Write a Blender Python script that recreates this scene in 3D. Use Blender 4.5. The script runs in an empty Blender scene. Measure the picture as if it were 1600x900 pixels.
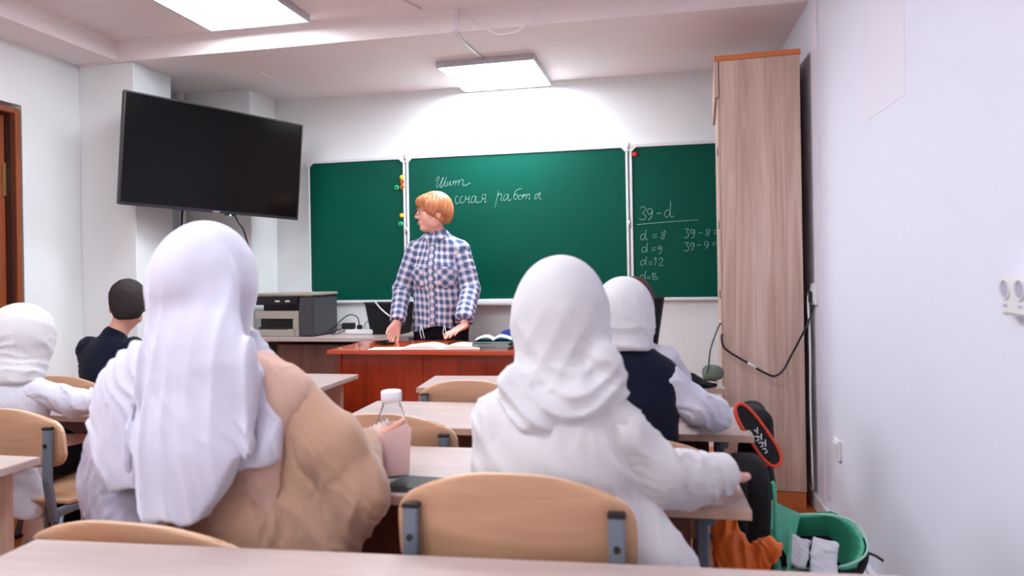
import bpy, bmesh, math, random
import numpy as np
from mathutils import Vector, Matrix

SC = bpy.context.scene
COL = SC.collection
random.seed(4)
PI = math.pi

# ------------------------------------------------------------------ camera, world, exposure
YAW = math.atan(225 / 1100.0)
cam = bpy.data.cameras.new('camera')
cam.sensor_width = 36.0
cam.lens = 1100.0 / 1600.0 * 36.0
cam.shift_y = -26.0 / 1600.0
cam.clip_start = 0.05
cam.dof.use_dof = True
cam.dof.focus_distance = 4.2
cam.dof.aperture_fstop = 3.2
cam_o = bpy.data.objects.new('camera', cam)
COL.objects.link(cam_o)
CAM_ROLL = -math.atan(0.017)
cam_o.matrix_world = (Matrix.Translation((0, 0, 1.15)) @ Matrix.Rotation(YAW, 4, 'Z')
                      @ Matrix.Rotation(PI / 2, 4, 'X') @ Matrix.Rotation(-CAM_ROLL, 4, 'Z').inverted())
SC.camera = cam_o

w = bpy.data.worlds.new('world')
SC.world = w
w.use_nodes = True
w.node_tree.nodes['Background'].inputs[0].default_value = (0.75, 0.8, 1.0, 1)
w.node_tree.nodes['Background'].inputs[1].default_value = 0.3

SC.view_settings.view_transform = 'Standard'
SC.view_settings.look = 'None'
SC.view_settings.gamma = 1
SC.view_settings.exposure = 0.62
SC.view_settings.use_curve_mapping = False
PANEL = 14.5        # emission of the ceiling light panels
try:
    SC.cycles.max_bounces = 8
except Exception:
    pass

# ------------------------------------------------------------------ materials
def s2l(c):
    return tuple((x / 12.92 if x <= 0.04045 else ((x + 0.055) / 1.055) ** 2.4) for x in c)

def rgb(r, g, b):
    return s2l((r / 255.0, g / 255.0, b / 255.0)) + (1,)

def mat(name, col, rough=0.5, metal=0.0, bump=0.0, bscale=60.0, var=0.0, vscale=3.0, trans=0.0, emit=0.0, sheen=0.0,
        coat=0.0, spec=0.5):
    m = bpy.data.materials.new(name)
    m.use_nodes = True
    nt = m.node_tree
    b = nt.nodes['Principled BSDF']
    b.inputs['Base Color'].default_value = col
    b.inputs['Roughness'].default_value = rough
    b.inputs['Metallic'].default_value = metal
    b.inputs['Transmission Weight'].default_value = trans
    b.inputs['Sheen Weight'].default_value = sheen
    b.inputs['Coat Weight'].default_value = coat
    b.inputs['Specular IOR Level'].default_value = spec
    if emit:
        b.inputs['Emission Color'].default_value = col
        b.inputs['Emission Strength'].default_value = emit
    tc = nt.nodes.new('ShaderNodeTexCoord')
    if var:
        n = nt.nodes.new('ShaderNodeTexNoise'); n.inputs['Scale'].default_value = vscale
        n.inputs['Detail'].default_value = 4
        nt.links.new(tc.outputs['Object'], n.inputs['Vector'])
        r = nt.nodes.new('ShaderNodeMix'); r.data_type = 'RGBA'
        r.inputs['A'].default_value = tuple(c * (1 - var) for c in col[:3]) + (1,)
        r.inputs['B'].default_value = tuple(min(1, c * (1 + var)) for c in col[:3]) + (1,)
        nt.links.new(n.outputs['Fac'], r.inputs['Factor'])
        nt.links.new(r.outputs['Result'], b.inputs['Base Color'])
    if bump:
        n2 = nt.nodes.new('ShaderNodeTexNoise'); n2.inputs['Scale'].default_value = bscale
        n2.inputs['Detail'].default_value = 3
        nt.links.new(tc.outputs['Object'], n2.inputs['Vector'])
        bp = nt.nodes.new('ShaderNodeBump'); bp.inputs['Strength'].default_value = bump
        bp.inputs['Distance'].default_value = 0.01
        nt.links.new(n2.outputs['Fac'], bp.inputs['Height'])
        nt.links.new(bp.outputs['Normal'], b.inputs['Normal'])
    return m

def wood(name, c1, c2, scale=(6, 6, 0.5), rough=0.45, dist=3.0, nscale=4.0, coat=0.0):
    """streaky grain: noise stretched along one axis"""
    m = bpy.data.materials.new(name)
    m.use_nodes = True
    nt = m.node_tree
    b = nt.nodes['Principled BSDF']
    b.inputs['Roughness'].default_value = rough
    b.inputs['Coat Weight'].default_value = coat
    tc = nt.nodes.new('ShaderNodeTexCoord')
    mp = nt.nodes.new('ShaderNodeMapping')
    mp.inputs['Scale'].default_value = scale
    nt.links.new(tc.outputs['Object'], mp.inputs['Vector'])
    n = nt.nodes.new('ShaderNodeTexNoise'); n.inputs['Scale'].default_value = nscale
    n.inputs['Detail'].default_value = 6; n.inputs['Distortion'].default_value = dist * 0.2
    nt.links.new(mp.outputs['Vector'], n.inputs['Vector'])
    r = nt.nodes.new('ShaderNodeValToRGB')
    r.color_ramp.elements[0].position = 0.3; r.color_ramp.elements[0].color = c1
    r.color_ramp.elements[1].position = 0.7; r.color_ramp.elements[1].color = c2
    nt.links.new(n.outputs['Fac'], r.inputs['Fac'])
    nt.links.new(r.outputs['Color'], b.inputs['Base Color'])
    return m

def wall_mat(name, col):
    return mat(name, col, rough=0.75, bump=0.12, bscale=25, var=0.025, vscale=1.3, spec=0.25)

M = {}
M['wall'] = wall_mat('wall paint', rgb(236, 239, 239))
M['wall_r'] = wall_mat('right wall paint', rgb(228, 229, 242))
M['ceil'] = wall_mat('ceiling paint', rgb(243, 234, 233))
M['pinkpaint'] = wall_mat('pinkish old paint', rgb(230, 227, 239))
M['floor'] = wood('floor laminate', rgb(150, 70, 30), rgb(190, 100, 48), (6, .5, 6), 0.3)
M['white'] = mat('white plastic', rgb(232, 230, 232), 0.35)
M['white_metal'] = mat('white enamelled aluminium', rgb(222, 222, 226), 0.35)
M['alu'] = mat('aluminium', rgb(190, 190, 198), 0.35, metal=0.6)
M['board'] = mat('green chalkboard', rgb(2, 78, 63), 0.42, var=0.15, vscale=2.2, bump=0.02, bscale=200, spec=0.12)
M['chalk'] = mat('chalk', rgb(128, 166, 154), 0.9)
M['black'] = mat('black plastic', rgb(22, 20, 24), 0.4)
M['black_gloss'] = mat('tv screen glass', rgb(7, 6, 8), 0.16, spec=0.22)
M['dark_grey'] = mat('dark grey plastic', rgb(66, 66, 70), 0.5)
M['greige'] = mat('warm grey printer plastic', rgb(168, 160, 148), 0.5)
M['steel_blue'] = mat('grey blue painted steel', rgb(112, 122, 136), 0.35, metal=0.2)
M['ply'] = wood('chair plywood', rgb(188, 142, 112), rgb(210, 166, 132), (1.0, 6, 7), 0.4, 6, 2.5, 0.15)
M['ply_edge'] = mat('plywood edge', rgb(226, 190, 158), 0.5)
M['desk'] = wood('desk laminate', rgb(182, 163, 158), rgb(198, 180, 175), (0.8, 9, 9), 0.35, 2, 3, 0.1)
M['desk_edge'] = mat('desk edge band', rgb(196, 160, 140), 0.45)
M['desk_panel'] = wood('brown desk panel', rgb(96, 60, 52), rgb(120, 78, 66), (6, 6, .6), 0.5)
M['desk_side'] = wood('light desk side panel', rgb(178, 150, 134), rgb(198, 168, 150), (7, 7, .6), 0.5)
M['cherry'] = wood('cherry veneer', rgb(142, 42, 14), rgb(176, 58, 22), (7, 7, .5), 0.35, 3, 3, 0.2)
M['cherry_top'] = wood('cherry table top', rgb(178, 66, 30), rgb(200, 84, 42), (.6, 7, 7), 0.22, 3, 3, 0.4)
M['ash'] = wood('cabinet ash laminate', rgb(182, 148, 132), rgb(212, 184, 170), (11, 11, .55), 0.45, 7, 2.2)
M['orange_edge'] = mat('orange top board', rgb(206, 118, 66), 0.45, var=0.1, vscale=8)
M['brown_door'] = wood('brown door veneer', rgb(124, 58, 26), rgb(158, 82, 42), (8, 8, .5), 0.4)
M['dark_door'] = wood('dark door jamb', rgb(58, 28, 20), rgb(74, 36, 26), (8, 8, .5), 0.5)
M['brass'] = mat('brass', rgb(200, 170, 110), 0.3, metal=0.9)
M['hijab'] = mat('white lilac jersey', rgb(206, 205, 222), 0.85, bump=0.25, bscale=22, sheen=0.3, spec=0.2)
M['hijab2'] = mat('white jersey', rgb(212, 211, 216), 0.85, bump=0.25, bscale=24, sheen=0.3, spec=0.2)
M['knit'] = mat('white knit wool', rgb(212, 209, 212), 0.95, bump=0.08, bscale=420, sheen=0.3, spec=0.15)
M['shirtw'] = mat('white cotton shirt', rgb(208, 207, 220), 0.85, bump=0.3, bscale=40, spec=0.2)
M['lilac'] = mat('lilac grey cloth', rgb(176, 170, 188), 0.9, bump=0.1, bscale=150, spec=0.2)
M['beige'] = mat('beige dress cloth', rgb(186, 148, 126), 0.85, bump=0.08, bscale=160, sheen=0.3, spec=0.2)
M['beige2'] = mat('light pink beige cloth', rgb(204, 168, 152), 0.85, bump=0.08, bscale=160, spec=0.2)
M['navy'] = mat('navy knit', rgb(22, 26, 44), 0.95, bump=0.3, bscale=250, sheen=0.1, spec=0.1)
M['trousers'] = mat('dark trousers', rgb(26, 26, 34), 0.9, spec=0.1)
M['skin'] = mat('skin', rgb(226, 168, 148), 0.5, var=0.06, vscale=14)
M['skin_t'] = mat('teacher skin', rgb(228, 166, 148), 0.5, var=0.07, vscale=18)
M['lips'] = mat('lips', rgb(178, 96, 92), 0.5)
M['eye'] = mat('eye white', rgb(230, 226, 224), 0.2)
M['iris'] = mat('iris', rgb(60, 60, 66), 0.2)
M['hair_t'] = wood('ginger blonde hair', rgb(150, 80, 44), rgb(220, 146, 96), (22, 22, 4), 0.45, 2, 3)
M['hair_d'] = mat('dark brown hair', rgb(36, 26, 25), 0.8, bump=0.15, bscale=200)
M['hair_m'] = mat('red brown hair', rgb(66, 26, 22), 0.6, bump=0.4, bscale=160)
M['red_frame'] = mat('dark red spectacle frame', rgb(120, 26, 30), 0.3)
M['lens'] = mat('spectacle lens', (1, 1, 1, 1), 0.02, trans=1.0)
M['lens'].node_tree.nodes['Principled BSDF'].inputs['IOR'].default_value = 1.05
M['pet'] = mat('clear bottle plastic', (0.93, 0.95, 0.98, 1), 0.06, trans=1.0)
M['pet'].node_tree.nodes['Principled BSDF'].inputs['IOR'].default_value = 1.12
M['capw'] = mat('white bottle cap', rgb(240, 238, 244), 0.4)
M['paper'] = mat('paper', rgb(238, 230, 222), 0.8)
M['pink'] = mat('pink cover', rgb(238, 200, 196), 0.5)
M['teal'] = mat('teal notebook cover', rgb(44, 110, 112), 0.5)
M['teal2'] = mat('grey green cover', rgb(110, 140, 140), 0.5)
M['blue'] = mat('blue cover', rgb(40, 74, 180), 0.5)
M['phone'] = mat('phone black', rgb(22, 20, 22), 0.45, spec=0.2)
M['red'] = mat('red plastic', rgb(196, 30, 28), 0.4)
M['orange'] = mat('orange plastic', rgb(240, 120, 40), 0.4)
M['yellow'] = mat('yellow plastic', rgb(226, 200, 60), 0.4)
M['greenp'] = mat('green plastic', rgb(40, 200, 120), 0.4)
M['piping'] = mat('orange red piping', rgb(214, 62, 34), 0.5)
M['bagblack'] = mat('black bag nylon', rgb(20, 18, 22), 0.75, bump=0.3, bscale=120, spec=0.3)
M['baggreen'] = mat('green bag lining', rgb(74, 172, 138), 0.5, bump=0.15, bscale=30)
M['bagrim'] = mat('pale green rim', rgb(160, 208, 188), 0.6)
M['orangebag'] = mat('orange film bag', rgb(232, 112, 34), 0.35, var=0.25, vscale=22)
M['packet'] = mat('white packet film', rgb(214, 216, 224), 0.3, bump=0.4, bscale=40)
M['olive'] = mat('olive cloth', rgb(96, 104, 92), 0.9, bump=0.3, bscale=80)
M['led'] = mat('blue led', (0.15, 0.4, 1, 1), 0.5, emit=4.0)
M['panel'] = mat('light panel diffuser', (0.865, 0.925, 1.0, 1), 0.5, emit=PANEL)
M['panel_far'] = mat('bright light panel diffuser', (0.865, 0.925, 1.0, 1), 0.5, emit=PANEL * 1.65)
M['ink'] = mat('grey print', rgb(176, 172, 192), 0.6)

def plaid(name):
    m = bpy.data.materials.new(name); m.use_nodes = True
    nt = m.node_tree; L = nt.links
    b = nt.nodes['Principled BSDF']; b.inputs['Roughness'].default_value = 0.9
    b.inputs['Specular IOR Level'].default_value = 0.2
    uv = nt.nodes.new('ShaderNodeUVMap'); uv.uv_map = 'cloth'
    sp = nt.nodes.new('ShaderNodeSeparateXYZ'); L.new(uv.outputs['UV'], sp.inputs[0])
    def mth(op, a, bb=None, c=None):
        n = nt.nodes.new('ShaderNodeMath'); n.operation = op
        for i, x in enumerate((a, bb, c)):
            if x is None: continue
            if isinstance(x, (int, float)): n.inputs[i].default_value = x
            else: L.new(x, n.inputs[i])
        return n.outputs[0]
    P = 0.046
    def stripe(x, off, width):
        t = mth('FRACT', mth('ADD', mth('DIVIDE', x, P), off))
        d = mth('ABSOLUTE', mth('SUBTRACT', t, 0.5))
        mr = nt.nodes.new('ShaderNodeMapRange'); mr.interpolation_type = 'SMOOTHSTEP'
        L.new(d, mr.inputs[0]); mr.inputs[1].default_value = width; mr.inputs[2].default_value = width + 0.05
        mr.inputs[3].default_value = 1; mr.inputs[4].default_value = 0
        return mr.outputs[0]
    su = stripe(sp.outputs[0], 0, .24); sv = stripe(sp.outputs[1], 0.2, .24)
    pu = stripe(sp.outputs[0], 0.5, .035); pv = stripe(sp.outputs[1], 0.7, .035)
    blue = mth('MULTIPLY', mth('ADD', su, sv), 0.5)
    r = nt.nodes.new('ShaderNodeValToRGB')
    e = r.color_ramp.elements
    e[0].position = 0; e[0].color = rgb(216, 210, 222)
    e[1].position = 1; e[1].color = rgb(74, 92, 126)
    q = e.new(0.5); q.color = rgb(142, 152, 180)
    L.new(blue, r.inputs['Fac'])
    mx = nt.nodes.new('ShaderNodeMix'); mx.data_type = 'RGBA'
    L.new(r.outputs['Color'], mx.inputs['A']); mx.inputs['B'].default_value = rgb(226, 178, 172)
    L.new(mth('MULTIPLY', mth('MAXIMUM', pu, pv), 0.45), mx.inputs['Factor'])
    L.new(mx.outputs['Result'], b.inputs['Base Color'])
    return m
M['plaid'] = plaid('blue white plaid flannel')

# ------------------------------------------------------------------ object helpers
def tagit(o, label=None, cat=None, group=None, kind=None):
    if label: o['label'] = label
    if cat: o['category'] = cat
    if group: o['group'] = group
    if kind: o['kind'] = kind
    return o

def thing(name, label, cat, loc=(0, 0, 0), rz=0.0, group=None):
    o = bpy.data.objects.new(name, None)
    o.empty_display_size = 0.05
    COL.objects.link(o)
    o.location = loc; o.rotation_euler = (0, 0, rz)
    return tagit(o, label, cat, group)

def finish(name, me, m, parent=None, smooth=False, label=None, world=False):
    me.materials.append(m)
    if smooth:
        for p in me.polygons: p.use_smooth = True
    o = bpy.data.objects.new(name, me)
    COL.objects.link(o)
    if parent is not None:
        o.parent = parent
        if world:       # vertices are in world space
            r = parent
            mw = Matrix.Identity(4)
            while r is not None:
                mw = Matrix.Translation(r.location) @ r.rotation_euler.to_matrix().to_4x4() @ mw
                r = r.parent
            me.transform(mw.inverted())
    if label: o['label'] = label
    return o

def bobj(name, bm, m, parent=None, bevel=0.0, smooth=False, label=None, world=False, seg=2):
    if bevel:
        bmesh.ops.bevel(bm, geom=bm.edges[:], offset=bevel, segments=seg, affect='EDGES', clamp_overlap=True)
    bmesh.ops.recalc_face_normals(bm, faces=bm.faces[:])
    me = bpy.data.meshes.new(name); bm.to_mesh(me); bm.free()
    return finish(name, me, m, parent, smooth, label, world)

def box(bm, x0, x1, y0, y1, z0, z1, mtx=None):
    r = bmesh.ops.create_cube(bm, size=1.0)
    for v in r['verts']:
        v.co = Vector(((x0 + x1) / 2 + v.co.x * (x1 - x0), (y0 + y1) / 2 + v.co.y * (y1 - y0), (z0 + z1) / 2 + v.co.z * (z1 - z0)))
        if mtx: v.co = mtx @ v.co
    return r['verts']

def bx(name, x0, x1, y0, y1, z0, z1, m, parent=None, bevel=0.0, label=None, world=False, mtx=None):
    bm = bmesh.new(); box(bm, x0, x1, y0, y1, z0, z1, mtx)
    return bobj(name, bm, m, parent, bevel, False, label, world)

def spline(pts, n=6):
    P = [Vector(p) for p in pts]
    if len(P) < 3: return P
    out = []
    for i in range(len(P) - 1):
        p0 = P[max(i - 1, 0)]; p1 = P[i]; p2 = P[i + 1]; p3 = P[min(i + 2, len(P) - 1)]
        for k in range(n):
            t = k / n
            out.append(0.5 * ((2 * p1) + (p2 - p0) * t + (2 * p0 - 5 * p1 + 4 * p2 - p3) * t * t + (3 * p1 - p0 - 3 * p2 + p3) * t ** 3))
    out.append(P[-1])
    return out

def tube(bm, pts, r, seg=8, closed=False, r2=None, up=None):
    pts = [Vector(p) for p in pts]
    n = len(pts); rings = []
    prev = None
    for i, p in enumerate(pts):
        a = pts[(i - 1) % n] if (closed or i > 0) else p
        b = pts[(i + 1) % n] if (closed or i < n - 1) else p
        t = (b - a)
        if t.length < 1e-9: t = Vector((0, 0, 1))
        t.normalize()
        if prev is None:
            ref = Vector(up) if up else (Vector((0, 0, 1)) if abs(t.z) < 0.9 else Vector((1, 0, 0)))
            nrm = t.cross(ref).normalized()
        else:
            nrm = (prev - t * prev.dot(t)).normalized()
        prev = nrm
        bi = t.cross(nrm)
        rr2 = r2 if r2 else r
        rings.append([bm.verts.new(p + nrm * (r * math.cos(2 * PI * k / seg)) + bi * (rr2 * math.sin(2 * PI * k / seg))) for k in range(seg)])
    m = n if closed else n - 1
    for i in range(m):
        A = rings[i]; B = rings[(i + 1) % n]
        for k in range(seg):
            bm.faces.new((A[k], A[(k + 1) % seg], B[(k + 1) % seg], B[k]))
    if not closed:
        bm.faces.new(rings[0][::-1]); bm.faces.new(rings[-1])

def tb(name, pts, r, m, parent=None, seg=8, closed=False, r2=None, label=None, world=False, sp=0, up=None):
    bm = bmesh.new()
    tube(bm, spline(pts, sp) if sp else pts, r, seg, closed, r2, up)
    return bobj(name, bm, m, parent, 0, True, label, world)

def lathe(bm, prof, c=(0, 0, 0), seg=24):
    rings = []
    for r, z in prof:
        rings.append([bm.verts.new((c[0] + r * math.cos(2 * PI * k / seg), c[1] + r * math.sin(2 * PI * k / seg), c[2] + z)) for k in range(seg)])
    for A, B in zip(rings, rings[1:]):
        for k in range(seg):
            bm.faces.new((A[k], A[(k + 1) % seg], B[(k + 1) % seg], B[k]))
    bm.faces.new(rings[0][::-1]); bm.faces.new(rings[-1])

def prism(bm, outline, off):
    """outline: list of 3d points (planar), off: extrusion vector"""
    off = Vector(off)
    a = [bm.verts.new(Vector(p)) for p in outline]
    b = [bm.verts.new(Vector(p) + off) for p in outline]
    n = len(a)
    bm.faces.new(a[::-1]); bm.faces.new(b)
    for i in range(n):
        bm.faces.new((a[i], a[(i + 1) % n], b[(i + 1) % n], b[i]))

def copy_tree(o, parent=None):
    c = o.copy(); COL.objects.link(c); c.parent = parent
    for ch in list(o.children):
        copy_tree(ch, c)
    return c

# ------------------------------------------------------------------ implicit surfaces for soft bodies
class Vol:
    def __init__(s, lo, hi, h):
        s.h = h; s.lo = np.array(lo, float)
        s.n = (np.ceil((np.array(hi) - s.lo) / h).astype(int) + 1)
        s.ax = [(s.lo[i] + h * np.arange(s.n[i])).astype(np.float32) for i in range(3)]
        s.f = np.full(tuple(s.n), 0.2, np.float32)
    def blk(s, lo, hi):
        sl = []
        for i in range(3):
            a = int(max(0, math.floor((lo[i] - s.lo[i]) / s.h))); b = int(min(s.n[i], math.ceil((hi[i] - s.lo[i]) / s.h) + 1))
            if b <= a: return None
            sl.append(slice(a, b))
        return tuple(sl)
    def grid(s, sl):
        return (s.ax[0][sl[0]][:, None, None], s.ax[1][sl[1]][None, :, None], s.ax[2][sl[2]][None, None, :])
    def _comb(s, sl, d, k, sub=False):
        a = s.f[sl]
        if sub:
            h = np.clip(0.5 - 0.5 * (a + d) / k, 0, 1)
            s.f[sl] = a * (1 - h) + (-d) * h + k * h * (1 - h)
        else:
            h = np.clip(0.5 + 0.5 * (a - d) / k, 0, 1)
            s.f[sl] = a * (1 - h) + d * h - k * h * (1 - h)
    def cap(s, a, b, ra, rb, k=0.02, sq=None, sub=False):
        """tapered capsule; sq=(direction, factor) makes it thinner along the direction"""
        a = np.array(a, float); b = np.array(b, float)
        m = max(ra, rb) + k + 0.03
        sl = s.blk(np.minimum(a, b) - m, np.maximum(a, b) + m)
        if sl is None: return
        X, Y, Z = s.grid(sl)
        ba = b - a; L2 = max(float(ba @ ba), 1e-9)
        px, py, pz = X - a[0], Y - a[1], Z - a[2]
        t = np.clip((px * ba[0] + py * ba[1] + pz * ba[2]) / L2, 0, 1)
        dx, dy, dz = px - t * ba[0], py - t * ba[1], pz - t * ba[2]
        sc = 1.0
        if sq is not None:
            n = np.array(sq[0], float); n = n / np.linalg.norm(n)
            q = (dx * n[0] + dy * n[1] + dz * n[2]) * (1 / sq[1] - 1)
            dx, dy, dz = dx + q * n[0], dy + q * n[1], dz + q * n[2]
            sc = sq[1] ** 0.5
        d = (np.sqrt(dx * dx + dy * dy + dz * dz) - (ra + (rb - ra) * t)) * sc
        s._comb(sl, d, k, sub)
    def ell(s, c, r, k=0.02, R=None, sub=False):
        c = np.array(c, float); r = np.array(r, float)
        m = r.max() + k + 0.03
        sl = s.blk(c - m, c + m)
        if sl is None: return
        X, Y, Z = s.grid(sl)
        x, y, z = X - c[0], Y - c[1], Z - c[2]
        if R is not None:
            R = np.array(R)
            x, y, z = (R[0, 0] * x + R[1, 0] * y + R[2, 0] * z, R[0, 1] * x + R[1, 1] * y + R[2, 1] * z, R[0, 2] * x + R[1, 2] * y + R[2, 2] * z)
        k0 = np.sqrt((x / r[0]) ** 2 + (y / r[1]) ** 2 + (z / r[2]) ** 2)
        k1 = np.sqrt((x / r[0] ** 2) ** 2 + (y / r[1] ** 2) ** 2 + (z / r[2] ** 2) ** 2) + 1e-6
        s._comb(sl, k0 * (k0 - 1) / k1, k, sub)
    def rbox(s, c, hs, rad, k=0.01, R=None, sub=False):
        c = np.array(c, float); hs = np.array(hs, float)
        m = np.linalg.norm(hs) + k + 0.03
        sl = s.blk(c - m, c + m)
        if sl is None: return
        X, Y, Z = s.grid(sl)
        x, y, z = X - c[0], Y - c[1], Z - c[2]
        if R is not None:
            R = np.array(R)
            x, y, z = (R[0, 0] * x + R[1, 0] * y + R[2, 0] * z, R[0, 1] * x + R[1, 1] * y + R[2, 1] * z, R[0, 2] * x + R[1, 2] * y + R[2, 2] * z)
        qx, qy, qz = abs(x) - hs[0] + rad, abs(y) - hs[1] + rad, abs(z) - hs[2] + rad
        d = np.sqrt(np.maximum(qx, 0) ** 2 + np.maximum(qy, 0) ** 2 + np.maximum(qz, 0) ** 2) + np.minimum(np.maximum(qx, np.maximum(qy, qz)), 0) - rad
        s._comb(sl, d, k, sub)
    def cut(s, fn, k=0.006):
        """keep only where fn(X,Y,Z) < 0"""
        X, Y, Z = s.grid((slice(None),) * 3)
        d = fn(X, Y, Z)
        h = np.clip(0.5 + 0.5 * (s.f - d) / k, 0, 1)
        s.f = (d * (1 - h) + s.f * h + k * h * (1 - h)).astype(np.float32)
    def disp(s, fn):
        X, Y, Z = s.grid((slice(None),) * 3)
        s.f = (s.f + fn(X, Y, Z)).astype(np.float32)
    def mesh(s):
        f = s.f; f[0] = f[-1] = 0.1; f[:, 0] = f[:, -1] = 0.1; f[:, :, 0] = f[:, :, -1] = 0.1
        I = f < 0
        a = I.astype(np.uint8)
        c = a[:-1, :-1, :-1] + a[1:, :-1, :-1]
        c = c + a[:-1, 1:, :-1] + a[1:, 1:, :-1] + a[:-1, :-1, 1:] + a[1:, :-1, 1:] + a[:-1, 1:, 1:] + a[1:, 1:, 1:]
        ijk = np.argwhere((c > 0) & (c < 8))
        idx = np.full(c.shape, -1, np.int32); idx[tuple(ijk.T)] = np.arange(len(ijk))
        acc = np.zeros((len(ijk), 3)); cnt = np.zeros(len(ijk))
        cor = [(x, y, z) for x in (0, 1) for y in (0, 1) for z in (0, 1)]
        for A in cor:
            for ax in range(3):
                if A[ax]: continue
                B = list(A); B[ax] = 1
                fa = f[tuple((ijk + A).T)]; fb = f[tuple((ijk + B).T)]
                msk = (fa < 0) != (fb < 0)
                t = np.where(msk, fa / np.where(msk, fa - fb, 1), 0)
                p = np.array(A, float)[None, :] + np.zeros((len(ijk), 3)); p[:, ax] += t
                acc[msk] += p[msk]; cnt[msk] += 1
        V = s.lo + (ijk + acc / cnt[:, None]) * s.h
        F = []
        for ax in range(3):
            u, v = [(1, 2), (2, 0), (0, 1)][ax]
            sh = list(f.shape); s0 = [slice(1, -1)] * 3; s1 = [slice(1, -1)] * 3
            s0[ax] = slice(0, -1); s1[ax] = slice(1, None)
            ia = I[tuple(s0)]; ib = I[tuple(s1)]
            for flip, cond in ((0, ia & ~ib), (1, ~ia & ib)):
                e = np.argwhere(cond)
                if not len(e): continue
                off = np.ones(3, int); off[ax] = 0
                e = e + off
                def cell(du, dv):
                    q = e.copy(); q[:, u] += du; q[:, v] += dv
                    return idx[tuple(q.T)]
                Q = np.stack([cell(-1, -1), cell(0, -1), cell(0, 0), cell(-1, 0)], 1)
                if flip: Q = Q[:, ::-1]
                F.append(Q)
        return V, np.concatenate(F)
    def first_y(s, x, z):
        """y of the surface seen from low y at (x, z)"""
        i = int(round((x - s.lo[0]) / s.h)); k = int(round((z - s.lo[2]) / s.h))
        col = s.f[i, :, k]
        j = np.argmax(col < 0)
        if col[j] >= 0: return None
        t = col[j - 1] / (col[j - 1] - col[j])
        return float(s.ax[1][j - 1] + t * s.h)

def vobj(name, vol, m, parent=None, label=None, uvfn=None, world=True):
    V, F = vol.mesh()
    me = bpy.data.meshes.new(name)
    me.from_pydata(V.tolist(), [], F.tolist())
    if uvfn is not None:
        uv = np.stack(uvfn(V[:, 0], V[:, 1], V[:, 2]), 1)
        lay = me.uv_layers.new(name='cloth')
        li = np.empty(len(me.loops), np.int32); me.loops.foreach_get('vertex_index', li)
        lay.data.foreach_set('uv', uv[li].astype(np.float32).ravel())
    return finish(name, me, m, parent, True, label, world)

def lump(x, y, z, f, a, seed=0):
    s = seed * 1.7
    return a * (np.sin(x * f + 1.3 * np.sin(z * f * .7 + s) + s) * np.sin(y * f * 1.1 + s * 2) * .6 + np.sin(z * f * 1.2 + 1.5 * np.sin(x * f * .6 - s) + y * f * .4) * .5)

def crz(X, Y, Z, f, a, seed=0, dx=.6, dz=1.0):
    """soft ridged cloth creases in three octaves (negative = outwards)"""
    out = 0
    for k, (ff, aa) in enumerate(((1.0, .45), (2.1, .38), (4.1, .2))):
        g = f * ff; sd = seed + k * 1.9
        wx = 1.5 * np.sin(X * g * .29 + Y * g * .17 + sd) + .7 * np.sin(Z * g * .53 - X * g * .31 + sd * 1.7)
        wz = 1.4 * np.sin(Z * g * .25 + Y * g * .2 + sd * 2.1) + .6 * np.sin(X * g * .47 + Z * g * .3 - sd)
        an = .5 * math.sin(sd * 2.3)
        s1 = g * (Z * (dz - an * dx) + X * (dx + an * dz) + .3 * Y) + wx + wz
        m = np.clip(.55 + .6 * np.sin(X * g * .21 + Z * g * .16 + sd * 3.1 + wx * .4), 0, 1)
        out = out + aa * m * ((1 - np.abs(np.sin(s1 * .5))) ** 1.3 - .3)
    return -a * 1.5 * out
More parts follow.
